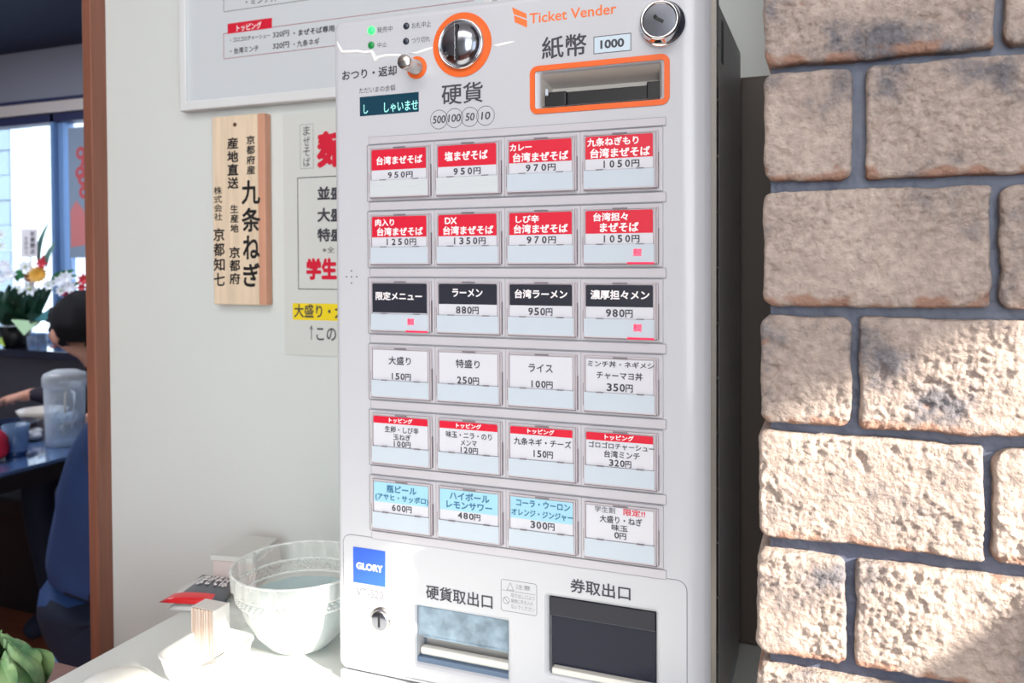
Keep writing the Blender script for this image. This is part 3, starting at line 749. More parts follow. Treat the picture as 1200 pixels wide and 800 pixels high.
# coin return tray
cx0, cx1, cz0, cz1 = oc
M_in = mat('tray_grey_plastic', srgb(150, 162, 176), 0.35)
b = MB()
b.box(cx0 - 0.001, cx1 + 0.001, 0.034, 0.036, cz0 - 0.001, cz1 + 0.001); b.box(cx0 - 0.0012, cx0 - 0.0002, 0.003, 0.036, cz0, cz1); b.box(cx1 + 0.0002, cx1 + 0.0012, 0.003, 0.036, cz0, cz1); b.box(cx0, cx1, 0.003, 0.036, cz1 + 0.0002, cz1 + 0.0012)
b.box(cx0, cx1, 0.003, 0.036, cz0 - 0.0012, cz0 - 0.0002)
cr_ = b.build('coin_return_recess', M_in, TM)
b = MB(); b.box(cx0 + 0.0006, cx1 - 0.0006, 0.004, 0.0055, cz0 + (cz1 - cz0) * 0.46, cz1 - 0.0004, bev=0.0004); b.box(cx0 + 0.004, cx1 - 0.0006, 0.0035, 0.006, cz0 + (cz1 - cz0) * 0.44, cz0 + (cz1 - cz0) * 0.48, bev=0.0004)
b.build('clear_flap', mat('frosted_flap', (0.50, 0.62, 0.72, 1), 0.25, trans=0.38, noise_amt=0.45, noise_scale=70, bump=0.4, bump_scale=50), cr_)
b = MB(); b.box(cx0 + 0.0005, cx1 - 0.0005, 0.006, 0.012, cz0 + 0.0035, cz0 + 0.0095, bev=0.0015); b.build('tray_lip', mat('tray_white', srgb(228, 226, 218), 0.4), cr_)
boxes('tray_floor', mat('tray_slate', srgb(84, 106, 134), 0.3), cr_, (cx0, cx1, 0.003, 0.034, cz0, cz0 + 0.0034))
# ticket outlet
ex0, ex1, ez0, ez1 = ot
b = MB()
b.box(ex0 - 0.001, ex1 + 0.001, 0.044, 0.046, ez0 - 0.001, ez1 + 0.001); b.box(ex0 - 0.0012, ex0 - 0.0002, 0.003, 0.046, ez0, ez1); b.box(ex1 + 0.0002, ex1 + 0.0012, 0.003, 0.046, ez0, ez1); b.box(ex0, ex1, 0.003, 0.046, ez1 + 0.0002, ez1 + 0.0012)
b.box(ex0, ex1, 0.003, 0.046, ez0 - 0.0012, ez0 - 0.0002)
to = b.build('ticket_outlet_recess', M_navy, TM)
h_ = ez1 - ez0
b = MB(); b.box(ex0 + 0.0004, ex1 - 0.0004, 0.003, 0.0055, ez1 - h_ * 0.245, ez1 - 0.0003, bev=0.0003); b.build('outlet_header', M_navy, to)
b = MB(); b.box(ex0 + 0.0006, ex1 - 0.0006, 0.0055, 0.0068, ez0 + 0.0045, ez1 - h_ * 0.225); b.build('smoked_flap', M_smoke, to)
b = MB(); b.box(ex0 + 0.0006, ex1 - 0.0006, 0.0048, 0.0056, ez1 - h_ * 0.262, ez1 - h_ * 0.245, bev=0.0002); b.build('flap_edge', mat('flap_edge_grey', srgb(150, 152, 164), 0.2), to)
b = MB(); b.box(ex0 + 0.0018, ex1 - 0.0006, 0.001, 0.012, ez0, ez0 + 0.0042, bev=0.0008); b.build('outlet_lip', mat('tray_white'), to)
# bright reflection across the top of the panel, modelled as raised white tubes
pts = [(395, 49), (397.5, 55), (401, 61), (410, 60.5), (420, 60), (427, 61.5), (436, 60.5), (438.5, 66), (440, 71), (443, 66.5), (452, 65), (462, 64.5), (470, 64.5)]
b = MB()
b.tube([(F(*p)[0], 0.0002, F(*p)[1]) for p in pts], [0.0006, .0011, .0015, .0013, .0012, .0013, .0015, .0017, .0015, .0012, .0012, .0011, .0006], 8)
b.build('reflection_streak', mat('white_reflection_streak', srgb(252, 252, 252), 0.2, coat=1.0), TM); b = MB()
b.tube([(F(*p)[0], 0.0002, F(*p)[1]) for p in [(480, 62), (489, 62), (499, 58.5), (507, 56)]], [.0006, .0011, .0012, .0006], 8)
b.build('reflection_streak', mat('white_reflection_streak'), TM); b = MB()
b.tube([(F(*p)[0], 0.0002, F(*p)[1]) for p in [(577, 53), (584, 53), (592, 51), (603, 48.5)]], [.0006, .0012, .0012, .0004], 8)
b.build('reflection_streak', mat('white_reflection_streak', srgb(252, 252, 252), 0.2, coat=1.0), TM)

# ------------------------------------------------------------------ wall things
# framed menu board
fy = 0.186
p0 = at(210.5, 130.5, fy)
X0b, X1b, Zb0, Zb1 = p0.x, 0.02, p0.z, p0.z + 0.24
fb = empty('menu_board', ((X0b + X1b) / 2, WY, Zb0), 'white framed menu board with red topping box, high on wall', 'menu board')
plate('frame', [(X0b, Zb0), (X1b, Zb0), (X1b, Zb1), (X0b, Zb1)], [[(X0b + 0.0088, Zb0 + 0.0105), (X1b - 0.0088, Zb0 + 0.0105), (X1b - 0.0088, Zb1 - 0.0105), (X0b + 0.0088, Zb1 - 0.0105)]], fy, 0.0135, mat('white_frame', srgb(222, 224, 226), 0.3), fb, bev=0.0015)
py_ = fy + 0.004
boxes('menu_sheet', mat('menu_paper', srgb(206, 212, 217), 0.45, coat=0.3), fb, (X0b + 0.008, X1b - 0.008, py_, py_ + 0.006, Zb0 + 0.01, Zb1 - 0.01))
t = Text(); A = lambda a, c, y=py_: (at(a, c, y).x, at(a, c, y).z)
def lw_line(t, p, q, w, mi):
    (x0, z0), (x1, z1) = p, q
    if abs(x1 - x0) > abs(z1 - z0): t.quad(min(x0, x1), max(x0, x1), z0 - w / 2, z0 + w / 2, py_, mi)
    else: t.quad(x0 - w / 2, x0 + w / 2, min(z0, z1), max(z0, z1), py_, mi)
bx, bz = A(262.3, 14)
lw_line(t, (bx, bz), (X1b - 0.02, bz), 0.0006, 0); lw_line(t, (bx, bz), (bx, bz + 0.2), 0.0006, 0)
rx, rz0 = A(262.3, 69); rz1 = A(262.3, 39.5)[1]
lw_line(t, (rx, rz0), (X1b - 0.02, rz0), 0.0006, 4); lw_line(t, (rx, rz1), (X1b - 0.02, rz1), 0.0006, 4); lw_line(t, (rx, rz0), (rx, rz1), 0.0006, 4)
t.quad(A(266.8, 34)[0], A(318.8, 27)[0], A(266.8, 39.8)[1], A(266.8, 28)[1], py_, 1, th=0.0001)
def WT(t, s_, xa, xb, yt, yb, mi=0, bold=0.0, y=py_):
    xm = (xa + xb) / 2
    t.line(s_, at(xa, (yt + yb) / 2, y).x, at(xb, (yt + yb) / 2, y).x, at(xm, yb, y).z, at(xm, yt, y).z, y, mi, bold, th=0.0002)
WT(t, 'トッピング', 277.5, 306.5, 27.2, 35.3, 2, 0.02)
WT(t, '・ゴロゴロチャーシュー', 270, 316.5, 41.3, 47.3, 0, 0.01); WT(t, '320円', 319.8, 339, 36.3, 43.5, 0, 0.015)
WT(t, '・まぜそば専用', 344, 392, 32.2, 40, 0, 0.02)
WT(t, '・台湾ミンチ', 270, 303.3, 54.5, 62, 0, 0.015); WT(t, '320円', 319.8, 339, 49.5, 57, 0, 0.015); WT(t, '・九条ネギ', 344, 374.5, 46.2, 54, 0, 0.015)
WT(t, '・ミンチ丼', 288, 325, -4, 4, 0, 0.015)
t.build('menu_print', [M_ink, M_red, M_inkw, M_inkg, mat('dark_red_line', srgb(150, 40, 60), 0.5)], fb)

# wooden plaque
wy = 0.188
q0 = at(250.5, 356.5, wy); q1 = at(312, 356.5, wy); zt_ = at(252, 137, wy).z
M_hin = mat('pale_cypress', srgb(226, 206, 180), 0.55, noise_amt=0.10, noise_scale=18, stretch=(9, 9, 0.5))
M_pink = mat('pink_heartwood', srgb(205, 152, 126), 0.55, noise_amt=0.08, noise_scale=18, stretch=(9, 9, 0.5))
sg = empty('wooden_plaque', (q0.x, WY, q0.z), 'pale cypress plaque with black brush calligraphy hanging on the wall', 'sign')
xs_ = q0.x + (q1.x - q0.x) * 0.86
b = MB(); b.box(q0.x, q1.x, wy, wy + 0.011, q0.z, zt_, bev=0.0012); bd = b.build('board', M_hin, sg)
b = MB(); b.box(xs_, q1.x + 0.0001, wy - 0.0001, wy + 0.0108, q0.z + 0.0002, zt_ - 0.0002, bev=0.0011); b.build('heartwood_edge', M_pink, sg)
x, z = A(275.5, 146, wy)
b = MB(); b.lathe([(0.0022, 0), (0.0020, 0.0010), (0.0001, 0.0016)], (x, wy, z), (0, -1, 0), 20); b.build('nail_head', mat('rusty_nail', srgb(96, 60, 40), 0.5, 0.4), sg)
t = Text()
def VT(t, s_, xa, xb, yt, yb, y, mi=0, bold=0.02):
    ym = (yt + yb) / 2; xm = (xa + xb) / 2
    t.vert(s_, at(xa, ym, y).x, at(xb, ym, y).x, at(xm, yb, y).z, at(xm, yt, y).z, y - 0.0001, mi, bold)
VT(t, '京都府産', 289, 299, 158, 205, wy); VT(t, '九条ねぎ', 283.5, 305.5, 209, 338, wy, 0, 0.02)
VT(t, '産地直送', 266.5, 279.5, 160, 222, wy, 0, 0.025); VT(t, '生産地', 270, 279.5, 239, 273, wy); VT(t, '京都府', 269, 281.5, 288, 334, wy, 0, 0.02)
VT(t, '株式会社', 250.8, 260.5, 218, 259, wy, 0, 0.01); VT(t, '京都知七', 250.5, 263.5, 266, 336, wy, 0, 0.018)
t.build('brush_lettering', [mat('sumi_ink', srgb(26, 24, 28), 0.5)], sg)

# portion-size poster
py2 = WY - 0.0015
a0 = at(334, 415, py2); zt2 = at(334, 133.5, py2).z
ps = empty('portion_poster', (a0.x, WY, a0.z), 'white poster with red characters and yellow band, half behind the ticket machine', 'poster')
PX1 = a0.x + 0.115
boxes('paper', mat('laminated_paper', srgb(214, 217, 214), 0.25, coat=0.5), ps, (a0.x, PX1, py2, WY - 0.0002, a0.z, zt2))
t = Text(); Y2 = py2
WTp = lambda s_, xa, xb, yt, yb, mi=0, bold=0.02: WT(t, s_, xa, xb, yt, yb, mi, bold, Y2)
xa, za = A(352, 198, Y2); xb, zb = A(367, 145, Y2)
t.rect(xa, xb, za, zb, 0.0004, Y2, 3); VT(t, 'まぜそば', 355, 364, 147, 196, Y2, 0, 0.0)
VT(t, '麺', 371, 412, 150, 199, Y2, 1, 0.04)
xa, za = A(349.5, 339, Y2); xb, zb = A(349.5, 208, Y2)
t.rect(xa, PX1 - 0.008, za, zb, 0.0009, Y2, 0)
WTp('並盛', 372, 403, 218, 234, 0, 0.03); WTp('大盛', 372, 403, 243, 260, 0, 0.03); WTp('特盛', 372, 403, 267, 283, 0, 0.03)
WTp('※全', 378, 392, 289, 296, 0, 0.0); WTp('学生', 359, 395, 302, 328, 1, 0.045)
t.quad(A(343, 365, Y2)[0], PX1 - 0.004, A(343, 374.5, Y2)[1], A(343, 355, Y2)[1], Y2, 4)
WTp('大盛り・大', 345, 404, 356.5, 372.5, 0, 0.015)
xc, zc = A(365, 398, Y2); zc1 = A(365, 382, Y2)[1]
t.quad(xc - 0.0005, xc + 0.0005, zc, zc1, Y2, 0); t.poly([(xc - 0.0022, zc1 - 0.004), (xc, zc1 + 0.0015), (xc + 0.0022, zc1 - 0.004), (xc, zc1 - 0.002)], Y2, 0)
WTp('この', 371, 394, 384, 399, 0, 0.01)
t.build('poster_print', [M_ink, mat('poster_red', srgb(214, 30, 58), 0.4), M_inkw, M_inkg, mat('poster_yellow', srgb(240, 214, 40), 0.4)], ps)

# dark board standing behind the machine beside the pillar
bz_ = at(880, 88.5, 0.17).z
pbx0, pbx1 = 0.262, at(897, 110, 0.17).x
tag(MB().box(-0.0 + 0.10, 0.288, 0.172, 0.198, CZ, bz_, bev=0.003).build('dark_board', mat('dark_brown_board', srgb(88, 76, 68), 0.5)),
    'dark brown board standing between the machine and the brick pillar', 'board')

# slanted board added unseen right of the frame to shade the lowest bricks
P0 = Vector((0.3752, BY, Z0 - 0.218)) - Vector((-1, 0.46, -SLOPE)) * 0.36
slope2 = 0.97
st = MB(); ya, yb_ = P0.y + 0.10, P0.y - 0.75
st.prism([(P0.x, ya, 0.0), (P0.x, ya, P0.z + (ya - P0.y) * slope2), (P0.x, yb_, max(0.2, P0.z + (yb_ - P0.y) * slope2)), (P0.x, yb_, 0.0)], (0.018, 0, 0))
tag(st.build('slanted_sun_blocker', M_wood), 'added slanted wooden board, unseen, shading the lowest bricks of the pillar', 'stand')

# ------------------------------------------------------------------ things on the counter
# pressed-glass bowl
M_glass = mat('pressed_glass', (0.96, 0.97, 0.96, 1), 0.12, trans=0.11)
bc = Vector((-0.0935, 0.036, CZ))
gb = empty('glass_bowl', bc, 'round pressed-glass bowl with a ribbed rim beside the ticket machine', 'bowl')
R = 0.057; Hb = 0.070
def rib(i, k): return 1 + 0.018 * (1 if (k // 3) % 2 == 0 else -1)
b = MB()
b.lathe([(0.0005, 0.003), (0.022, 0.003), (0.027, 0.006), (0.037, 0.018), (0.0455, 0.033), (0.0500, 0.0455)], bc, seg=96, ripple=lambda i, k: 1 + 0.022 * math.cos(k * 2 * PI / 8 + i * 1.9) * (1 if i > 2 else 0))
b.build('bowl_wall', M_glass, gb)
b = MB()
# band of small diamonds
n = 56
for j in range(3):
    for k in range(n):
        a = 2 * PI * (k + 0.5 * (j % 2)) / n; z = 0.0470 + j * 0.0030; r_ = R * (0.895 + 0.012 * j)
        c = bc + Vector((r_ * math.cos(a), r_ * math.sin(a), z))
        tn = Vector((-math.sin(a), math.cos(a), 0)); nn = Vector((math.cos(a), math.sin(a), 0))
        P = [c + tn * 0.0027, c + Vector((0, 0, .0021)), c - tn * 0.0027, c - Vector((0, 0, .0021))]; tip = c + nn * 0.0018
        vv = [b.bm.verts.new(p) for p in P] + [b.bm.verts.new(tip)]
        for q in range(4): b.bm.faces.new((vv[q], vv[(q + 1) % 4], vv[4]))
o = b.build('diamond_band', M_glass, gb); o['kind'] = 'stuff'
b = MB(); b.lathe([(0.0500, 0.0455), (0.0505, 0.0465), (0.0520, 0.0545)], bc, seg=96); b.build('bowl_shoulder', M_glass, gb)
b = MB(); b.lathe([(0.0520, 0.0548), (0.0550, 0.0560), (0.0556, 0.0680), (0.0562, 0.0690), (0.0560, 0.0700), (0.0545, 0.0700), (0.0538, 0.0690), (0.0530, 0.0570), (0.0512, 0.0555)], bc, seg=144, ripple=rib); b.build('ribbed_rim', M_glass, gb)
b = MB()
for zz, rr_ in ((0.0697, 0.0556), (0.0552, 0.0534), (0.0455, 0.0502)):
    ring = [bc + Vector((rr_ * math.cos(2 * PI * k / 72), rr_ * math.sin(2 * PI * k / 72), zz)) for k in range(73)]
    b.tube(ring, 0.0009, 8)
b.build('glass_bead', mat('glass_bead', (0.95, 0.96, 0.95, 1), 0.1, trans=0.55), gb)
# mints or coins inside: small blue-grey paper liner
b = MB(); b.lathe([(0.0001, 0.0052), (0.025, 0.0056), (0.038, 0.026), (0.0445, 0.040), (0.0455, 0.0425)], bc, seg=40, ripple=lambda i, k: 1 - 0.05 * ((k * 7 % 5) / 5))
M_lin = mat('frosted_bag', srgb(205, 222, 226), 0.5, trans=0.3, bump=0.8, bump_scale=40)
tag(b.build('plastic_bag', M_lin), 'pale blue translucent bag lining the inside of the glass bowl', 'bag')

# white plastic container with the stack of slips standing in it
M_tub = mat('translucent_white_plastic', srgb(236, 236, 232), 0.35)
tc = Vector((-0.1375, -0.0255, CZ))
tb = empty('plastic_tub', tc, 'open white plastic tub at the front edge holding folded slips', 'container')
n = 64
def tub_r(a): return 0.0275 * (abs(math.cos(a)) ** 4 + abs(math.sin(a)) ** 4) ** (-0.25)
b = MB(); b.lathe([(0.0001, 0.001), (0.82, 0.001), (0.90, 0.006), (1.0, 0.0185), (1.04, 0.0195), (1.04, 0.0205), (0.975, 0.0205), (0.88, 0.007), (0.80, 0.003), (0.0001, 0.003)], (0, 0, 0), seg=n)
for v in b.bm.verts:
    a = math.atan2(v.co.y, v.co.x); k = tub_r(a); v.co.x *= k * 1.0; v.co.y *= k * 1.1; v.co += tc
b.build('tub_wall', M_tub, tb, True)
# upright bundle of slips
sx0, sx1, sy0, sy1, sz1 = -0.1660, -0.1430, -0.0120, 0.0050, CZ + 0.0410
sk = empty('slip_stack', ((sx0 + sx1) / 2, -0.003, CZ + 0.004), 'upright bundle of thin beige-edged paper slips in the white tub', 'paper slips')
M_slipa = mat('slip_beige', srgb(212, 186, 170), 0.6); M_slipb = mat('slip_white', srgb(226, 212, 200), 0.6)
nsl = 18; w = (sx1 - sx0) / nsl
for k in range(nsl):
    MB().box(sx0 + k * w, sx0 + (k + 0.84) * w, sy0 + 0.0004 * (k % 3), sy1, CZ + 0.004, sz1 - 0.0004 * ((k * 5) % 3)).build('paper_slip', M_slipa if k % 2 else M_slipb, sk)
MB().box(sx1, sx1 + 0.0012, sy0 - 0.0006, sy1 + 0.0006, CZ + 0.004, sz1 + 0.0006).build('end_card', mat('white_end_card', srgb(238, 236, 232), 0.5), sk)
boxes('paper_cover', mat('paper_cover', srgb(222, 216, 212), 0.5), sk, (sx0, sx1, sy0 + 0.001, sy1, sz1 + 0.0001, sz1 + 0.0006))

# packets behind
def packet(name, corners, z0_, h, mats, label, cat, parts):
    o = empty(name, ((corners[0][0] + corners[2][0]) / 2, (corners[0][1] + corners[2][1]) / 2, z0_), label, cat)
    b = MB()
    n_, m_ = 14, 8
    def P(u, v, top):
        a = Vector(corners[0]).lerp(Vector(corners[1]), u); c = Vector(corners[3]).lerp(Vector(corners[2]), u); p = a.lerp(c, v)
        puff = (math.sin(PI * min(max(u, 0), 1)) ** 0.5) * (math.sin(PI * min(max(v, 0), 1)) ** 0.5)
        return Vector((p.x, p.y, z0_ + h * 0.45 + (puff * h * 0.5 + 0.0006 * noise.noise(Vector((u * 6, v * 6, z0_ * 9))) * (1 if puff > .1 else 0)) * (1 if top else -1)))
    for top in (True, False):
        g = [[b.bm.verts.new(P(i / n_, j / m_, top)) for i in range(n_ + 1)] for j in range(m_ + 1)]
        for j in range(m_):
            for i in range(n_):
                f = b.bm.faces.new((g[j][i], g[j][i + 1], g[j + 1][i + 1], g[j + 1][i])); f.smooth = True; f.material_index = parts((i + .5) / n_, (j + .5) / m_) if top else 0
    bmesh.ops.remove_doubles(b.bm, verts=b.bm.verts, dist=0.00002)
    child(b.build('wrapper', mats), o)
    return o, P
M_pw = mat('clear_packet', srgb(214, 212, 212), 0.25, coat=0.4); M_pr = mat('red_packet', srgb(226, 36, 44), 0.3, coat=0.4); M_pb = mat('charcoal_packet', srgb(70, 76, 88), 0.3, coat=0.4)
c4 = [atz(186, 700, CZ + 0.012), atz(262, 704, CZ + 0.012), atz(281, 672, CZ + 0.012), atz(238, 668, CZ + 0.012)]
c4 = [(c.x, c.y) for c in c4]
pk, PF = packet('sauce_packet', c4, CZ + 0.003, 0.010, [M_pw, M_pr, M_pb], 'red and charcoal packet with white characters lying behind the tub', 'packet',
            lambda u, v: (1 if v < 0.22 and u < 0.8 else (2 if u > 0.22 else 0)))
vs, fs = glyphs('まぜそば', 0.03); me = bpy.data.meshes.new('packet_lettering')
L = []
for v in vs:
    u = 0.26 + v.x / 4.2 * 0.66; w_ = 0.50 + v.y * 0.42
    p = PF(u, w_, True); L.append((p.x, p.y, p.z + 0.0009 + v.z * 0.00002))
me.from_pydata(L, [], fs); child(put('packet_lettering', me, M_inkw), pk)
c5 = [(c.x, c.y) for c in (atz(196, 712, CZ + 0.004), atz(238, 714, CZ + 0.004), atz(262, 690, CZ + 0.004), atz(214, 690, CZ + 0.004))]
packet('wet_wipe', c5, CZ + 0.0002, 0.004, [M_pw], 'thin clear sachet under the red and charcoal packet', 'sachet', lambda u, v: 0)
c6 = [(c.x, c.y) for c in (atz(247, 650, CZ + 0.03), atz(296, 654, CZ + 0.03), atz(326, 630, CZ + 0.03), atz(290, 627, CZ + 0.03))]
b = MB(); b.prism([(x, y, CZ + 0.025) for x, y in c6], (0, 0, 0.005), 0)
tag(b.build('white_box', mat('greyish_white_card', srgb(208, 208, 204), 0.6)), 'flat greyish white box lying near the wall behind the bowl', 'box')
b = MB(); b.prism([(x + 0.004, y - 0.001, CZ + 0.0002) for x, y in c6], (0, 0, 0.0246), 0)
tag(b.build('pink_box', mat('faded_pink_card', srgb(212, 196, 192), 0.6)), 'faded pink box under the flat white box behind the bowl', 'box')
# blurred white domed lid at the near left of the counter
lc = atz(133, 812, CZ)
b = MB(); b.lathe([(0.027, 0), (0.027, 0.004), (0.025, 0.008), (0.019, 0.0112), (0.010, 0.0128), (0.0001, 0.0132)], (lc.x, lc.y, CZ), seg=48)
tag(b.build('domed_lid', mat('white_lid', srgb(238, 236, 228), 0.4), None, True), 'white domed lid at the near corner of the counter', 'lid')

# lettuce on its shelf left of the counter
lz = CZ - 0.060
shf = empty('side_stand', (-0.36, -0.10, 0), 'small wooden side stand carrying the lettuce left of the counter', 'stand')
boxes('stand_top', M_wood, shf, (-0.46, -0.255, -0.24, 0.03, lz - 0.015, lz), bev=0.001)
for (x, y) in ((-0.45, -0.23), (-0.275, -0.23), (-0.45, 0.01), (-0.275, 0.01)): boxes('leg', M_wood, shf, (x, x + 0.015, y, y + 0.015, 0, lz - 0.015))
def leaf_mat():
    M = bpy.data.materials.new('lettuce_leaf'); M.use_nodes = True; nt = M.node_tree; b = nt.nodes['Principled BSDF']
    tcn = nt.nodes.new('ShaderNodeTexCoord'); n = nt.nodes.new('ShaderNodeTexNoise'); n.inputs['Scale'].default_value = 45
    nt.links.new(tcn.outputs['Object'], n.inputs['Vector']); c = nt.nodes.new('ShaderNodeValToRGB'); nt.links.new(n.outputs['Fac'], c.inputs[0])
    c.color_ramp.elements[0].position = .35; c.color_ramp.elements[0].color = srgb(86, 138, 96); c.color_ramp.elements[1].position = .65; c.color_ramp.elements[1].color = srgb(170, 202, 140)
    nt.links.new(c.outputs[0], b.inputs['Base Color']); b.inputs['Roughness'].default_value = .4
    b.inputs['Subsurface Weight'].default_value = 0.0
    return M
M_leaf = leaf_mat()
lt = empty('lettuce', (-0.315, -0.075, lz), 'head of green lettuce with crinkled leaves at the lower left corner', 'lettuce')
lcn = Vector((-0.318, -0.070, lz + 0.030))
b = MB(); b.ball(lcn, 0.026, seg=24)
for v in b.bm.verts: v.co += (v.co - lcn) * 0.12 * noise.noise(v.co * 60)
b.build('heart', M_leaf, lt, True)
rnd = random.Random(5)
for k in range(7):
    a0 = k * 2 * PI / 7 + rnd.uniform(-.2, .2); lay_ = k % 3
    b = MB(); g = []
    for j in range(17):
        row = []
        for i in range(25):
            u = (i / 24 - .5) * 2; v = j / 16
            r_ = 0.030 + 0.0035 * lay_ + 0.004 * v * v + 0.0022 * math.exp(-(u * 9) ** 2) * (1 - v * .5)
            for q in (-.75, -.45, .45, .75): r_ += 0.0010 * math.exp(-((u - q * v) * 12) ** 2)
            r_ += 0.0016 * noise.noise(Vector((u * 5, v * 5, k * 3.1))) + 0.030 * max(0, max(abs(u), v) - .7) ** 1.5 * (0.7 + 1.0 * math.sin(u * 12 + v * 10 + k))
            az = a0 + u * 0.95 * math.sin(0.35 + 1.35 * v) ** .5
            el = -0.8 + v * (2.0 + 0.25 * lay_) - 0.25 * u * u * v
            row.append(b.bm.verts.new(lcn + Vector((r_ * math.cos(el) * math.cos(az), r_ * math.cos(el) * math.sin(az), r_ * math.sin(el)))))
        g.append(row)
    for j in range(16):
        for i in range(24):
            b.bm.faces.new((g[j][i], g[j][i + 1], g[j + 1][i + 1], g[j + 1][i]))
    b.build('leaf', M_leaf, lt, True)

# ------------------------------------------------------------------ dining room
TZ = 0.72
M_tbl = mat('dark_blue_tabletop', srgb(74, 98, 140), 0.14, coat=0.6)
M_blk = mat('black_wood', srgb(24, 22, 26), 0.5)
tb2 = empty('dining_table', (-2.2, 1.15, 0), 'dark glossy dining table with the water pitcher, seen past the door post', 'table')
boxes('tabletop', M_tbl, tb2, (-2.75, -1.709, 0.62, 1.48, TZ - 0.012, TZ), bev=0.003)
boxes('table_edge', M_blk, tb2, (-2.755, -1.706, 0.615, 1.485, TZ - 0.055, TZ - 0.013), bev=0.002)
boxes('pedestal', M_blk, tb2, (-2.72, -2.60, 0.95, 1.15, 0.03, TZ - 0.055)); boxes('foot_plate', M_blk, tb2, (-2.74, -2.3, 0.95, 1.15, 0, 0.03))
# bench beyond the table
bn = empty('dark_bench', (-2.4, 1.72, 0), 'dark upholstered bench below the window ledge', 'bench')
boxes('bench_seat', M_blk, bn, (-3.6, -1.6, 1.52, 1.84, 0.34, 0.43), bev=0.015); boxes('bench_base', M_blk, bn, (-3.6, -1.6, 1.56, 1.82, 0, 0.34))
# pitcher
M_pl = mat('clear_plastic', (0.90, 0.95, 1.0, 1), 0.1, trans=0.12); M_wat = mat('water', (0.72, 0.84, 0.96, 1), 0.05, trans=0.12)
pc = atz(77, 520, TZ); pc.x = min(pc.x, -1.78)
pt = empty('water_pitcher', pc, 'clear plastic water pitcher with a domed lid on the dining table', 'pitcher')
b = MB(); b.lathe([(0.0001, 0.001), (0.052, 0.001), (0.055, 0.008), (0.055, 0.03), (0.058, 0.185), (0.056, 0.185), (0.053, 0.03), (0.05, 0.006), (0.0001, 0.005)], pc, seg=40); b.build('body', M_pl, pt)
b = MB(); b.lathe([(0.0605, 0.178), (0.0625, 0.186), (0.0625, 0.205), (0.057, 0.216), (0.035, 0.226), (0.0001, 0.229)], pc, seg=40); b.build('lid', mat('frosted_lid', (0.92, 0.96, 1, 1), 0.2, trans=0.25), pt)
b = MB(); b.lathe([(0.0001, 0.008), (0.0515, 0.008), (0.0530, 0.085), (0.0001, 0.085)], pc, seg=32); b.build('water', M_wat, pt)
b = MB(); b.tube([pc + Vector((0.05, -0.02, 0.17)), pc + Vector((0.085, -0.04, 0.165)), pc + Vector((0.09, -0.042, 0.10)), pc + Vector((0.055, -0.022, 0.06))], 0.006, 8); b.build('handle', M_pl, pt)
tag(MB().tube([pc + Vector((-0.01, 0.0, 0.02)), pc + Vector((0.004, 0.0, 0.17))], 0.0035, 8).build('stirring_stick', mat('beige_stick', srgb(214, 190, 160), 0.5)), 'beige stick standing inside the clear water pitcher', 'stick')
for k in range(5):
    o = MB().box(-0.012, 0.012, -0.012, 0.012, -0.012, 0.012, bev=0.003).build('ice_cube', mat('ice', (0.9, 0.95, 1, 1), 0.15, trans=0.35))
    o.location = pc + Vector((0.026 * math.cos(k * 1.3), 0.026 * math.sin(k * 1.3), 0.086)); o.rotation_euler = (k, k * .7, k * .4)
    tag(o, 'clear ice cube floating among four others in the water pitcher', 'ice', 'ice cubes in the pitcher')
# bowls, cup, dishes
def lathe_thing(name, label, cat, px_, py_, prof, m_, z=TZ, dx=0, dy=0):
    c = atz(px_, py_, z); b = MB(); b.lathe(prof, (c.x + dx, c.y + dy, z), seg=40)
    return tag(b.build(name, m_, None, True), label, cat), c
lathe_thing('noodle_bowl', 'white noodle bowl on the dining table behind the pitcher', 'bowl', 62, 500,
            [(0.0001, 0.004), (0.03, 0.004), (0.034, 0.0), (0.036, 0.006), (0.066, 0.046), (0.078, 0.068), (0.074, 0.068), (0.058, 0.044), (0.02, 0.016), (0.0001, 0.015)], mat('cream_ceramic', srgb(222, 214, 206), 0.25, coat=0.4), dy=-0.045, dx=0.01)
lathe_thing('dark_bowl', 'dark blue bowl on the table in front of the reaching hand', 'bowl', -12, 520,
            [(0.0001, 0.004), (0.03, 0.0), (0.06, 0.02), (0.085, 0.055), (0.081, 0.055), (0.055, 0.024), (0.0001, 0.014)], mat('navy_ceramic', srgb(28, 38, 62), 0.2, coat=0.5), dy=0.06)
cpos = atz(37, 516, TZ)
b = MB(); 
for k in range(4): b.ball((cpos.x + 0.014 * math.cos(k * 1.6), cpos.y + 0.014 * math.sin(k * 1.6), TZ + 0.016 + 0.009 * (k % 2)), 0.022, (1, 1, .55), 14)
tag(b.build('crumpled_napkin', mat('napkin_white', srgb(214, 216, 222), 0.8), None, True), 'crumpled white napkin between the blue cup and the pitcher', 'napkin')
c = atz(19, 533, TZ)
cu_ = empty('plastic_cup', c, 'blue translucent tumbler near the table edge', 'cup')
b = MB(); b.lathe([(0.0001, 0.002), (0.026, 0.002), (0.028, 0.012), (0.036, 0.088), (0.034, 0.088), (0.026, 0.012), (0.0001, 0.010)], c, seg=32); b.build('wall', mat('blue_tumbler', (0.35, 0.52, 0.75, 1), 0.12, trans=0.25), cu_)
b = MB(); b.lathe([(0.0001, 0.0), (0.027, 0.0), (0.029, 0.006), (0.0285, 0.013), (0.0001, 0.013)], c, seg=32); b.build('thick_base', mat('blue_base', srgb(40, 66, 120), 0.1), cu_)
c = atz(-8, 540, TZ)  # crumpled cloth added in place of a diner's crimson sleeve
b = MB(); b.ball((c.x - 0.01, c.y, TZ + 0.046), 0.055, (1, .8, .84), 20)
for v in b.bm.verts: v.co += Vector((noise.noise(v.co * 20), noise.noise(v.co * 22), 0)) * 0.012; v.co.z = max(v.co.z, TZ + 0.0005)
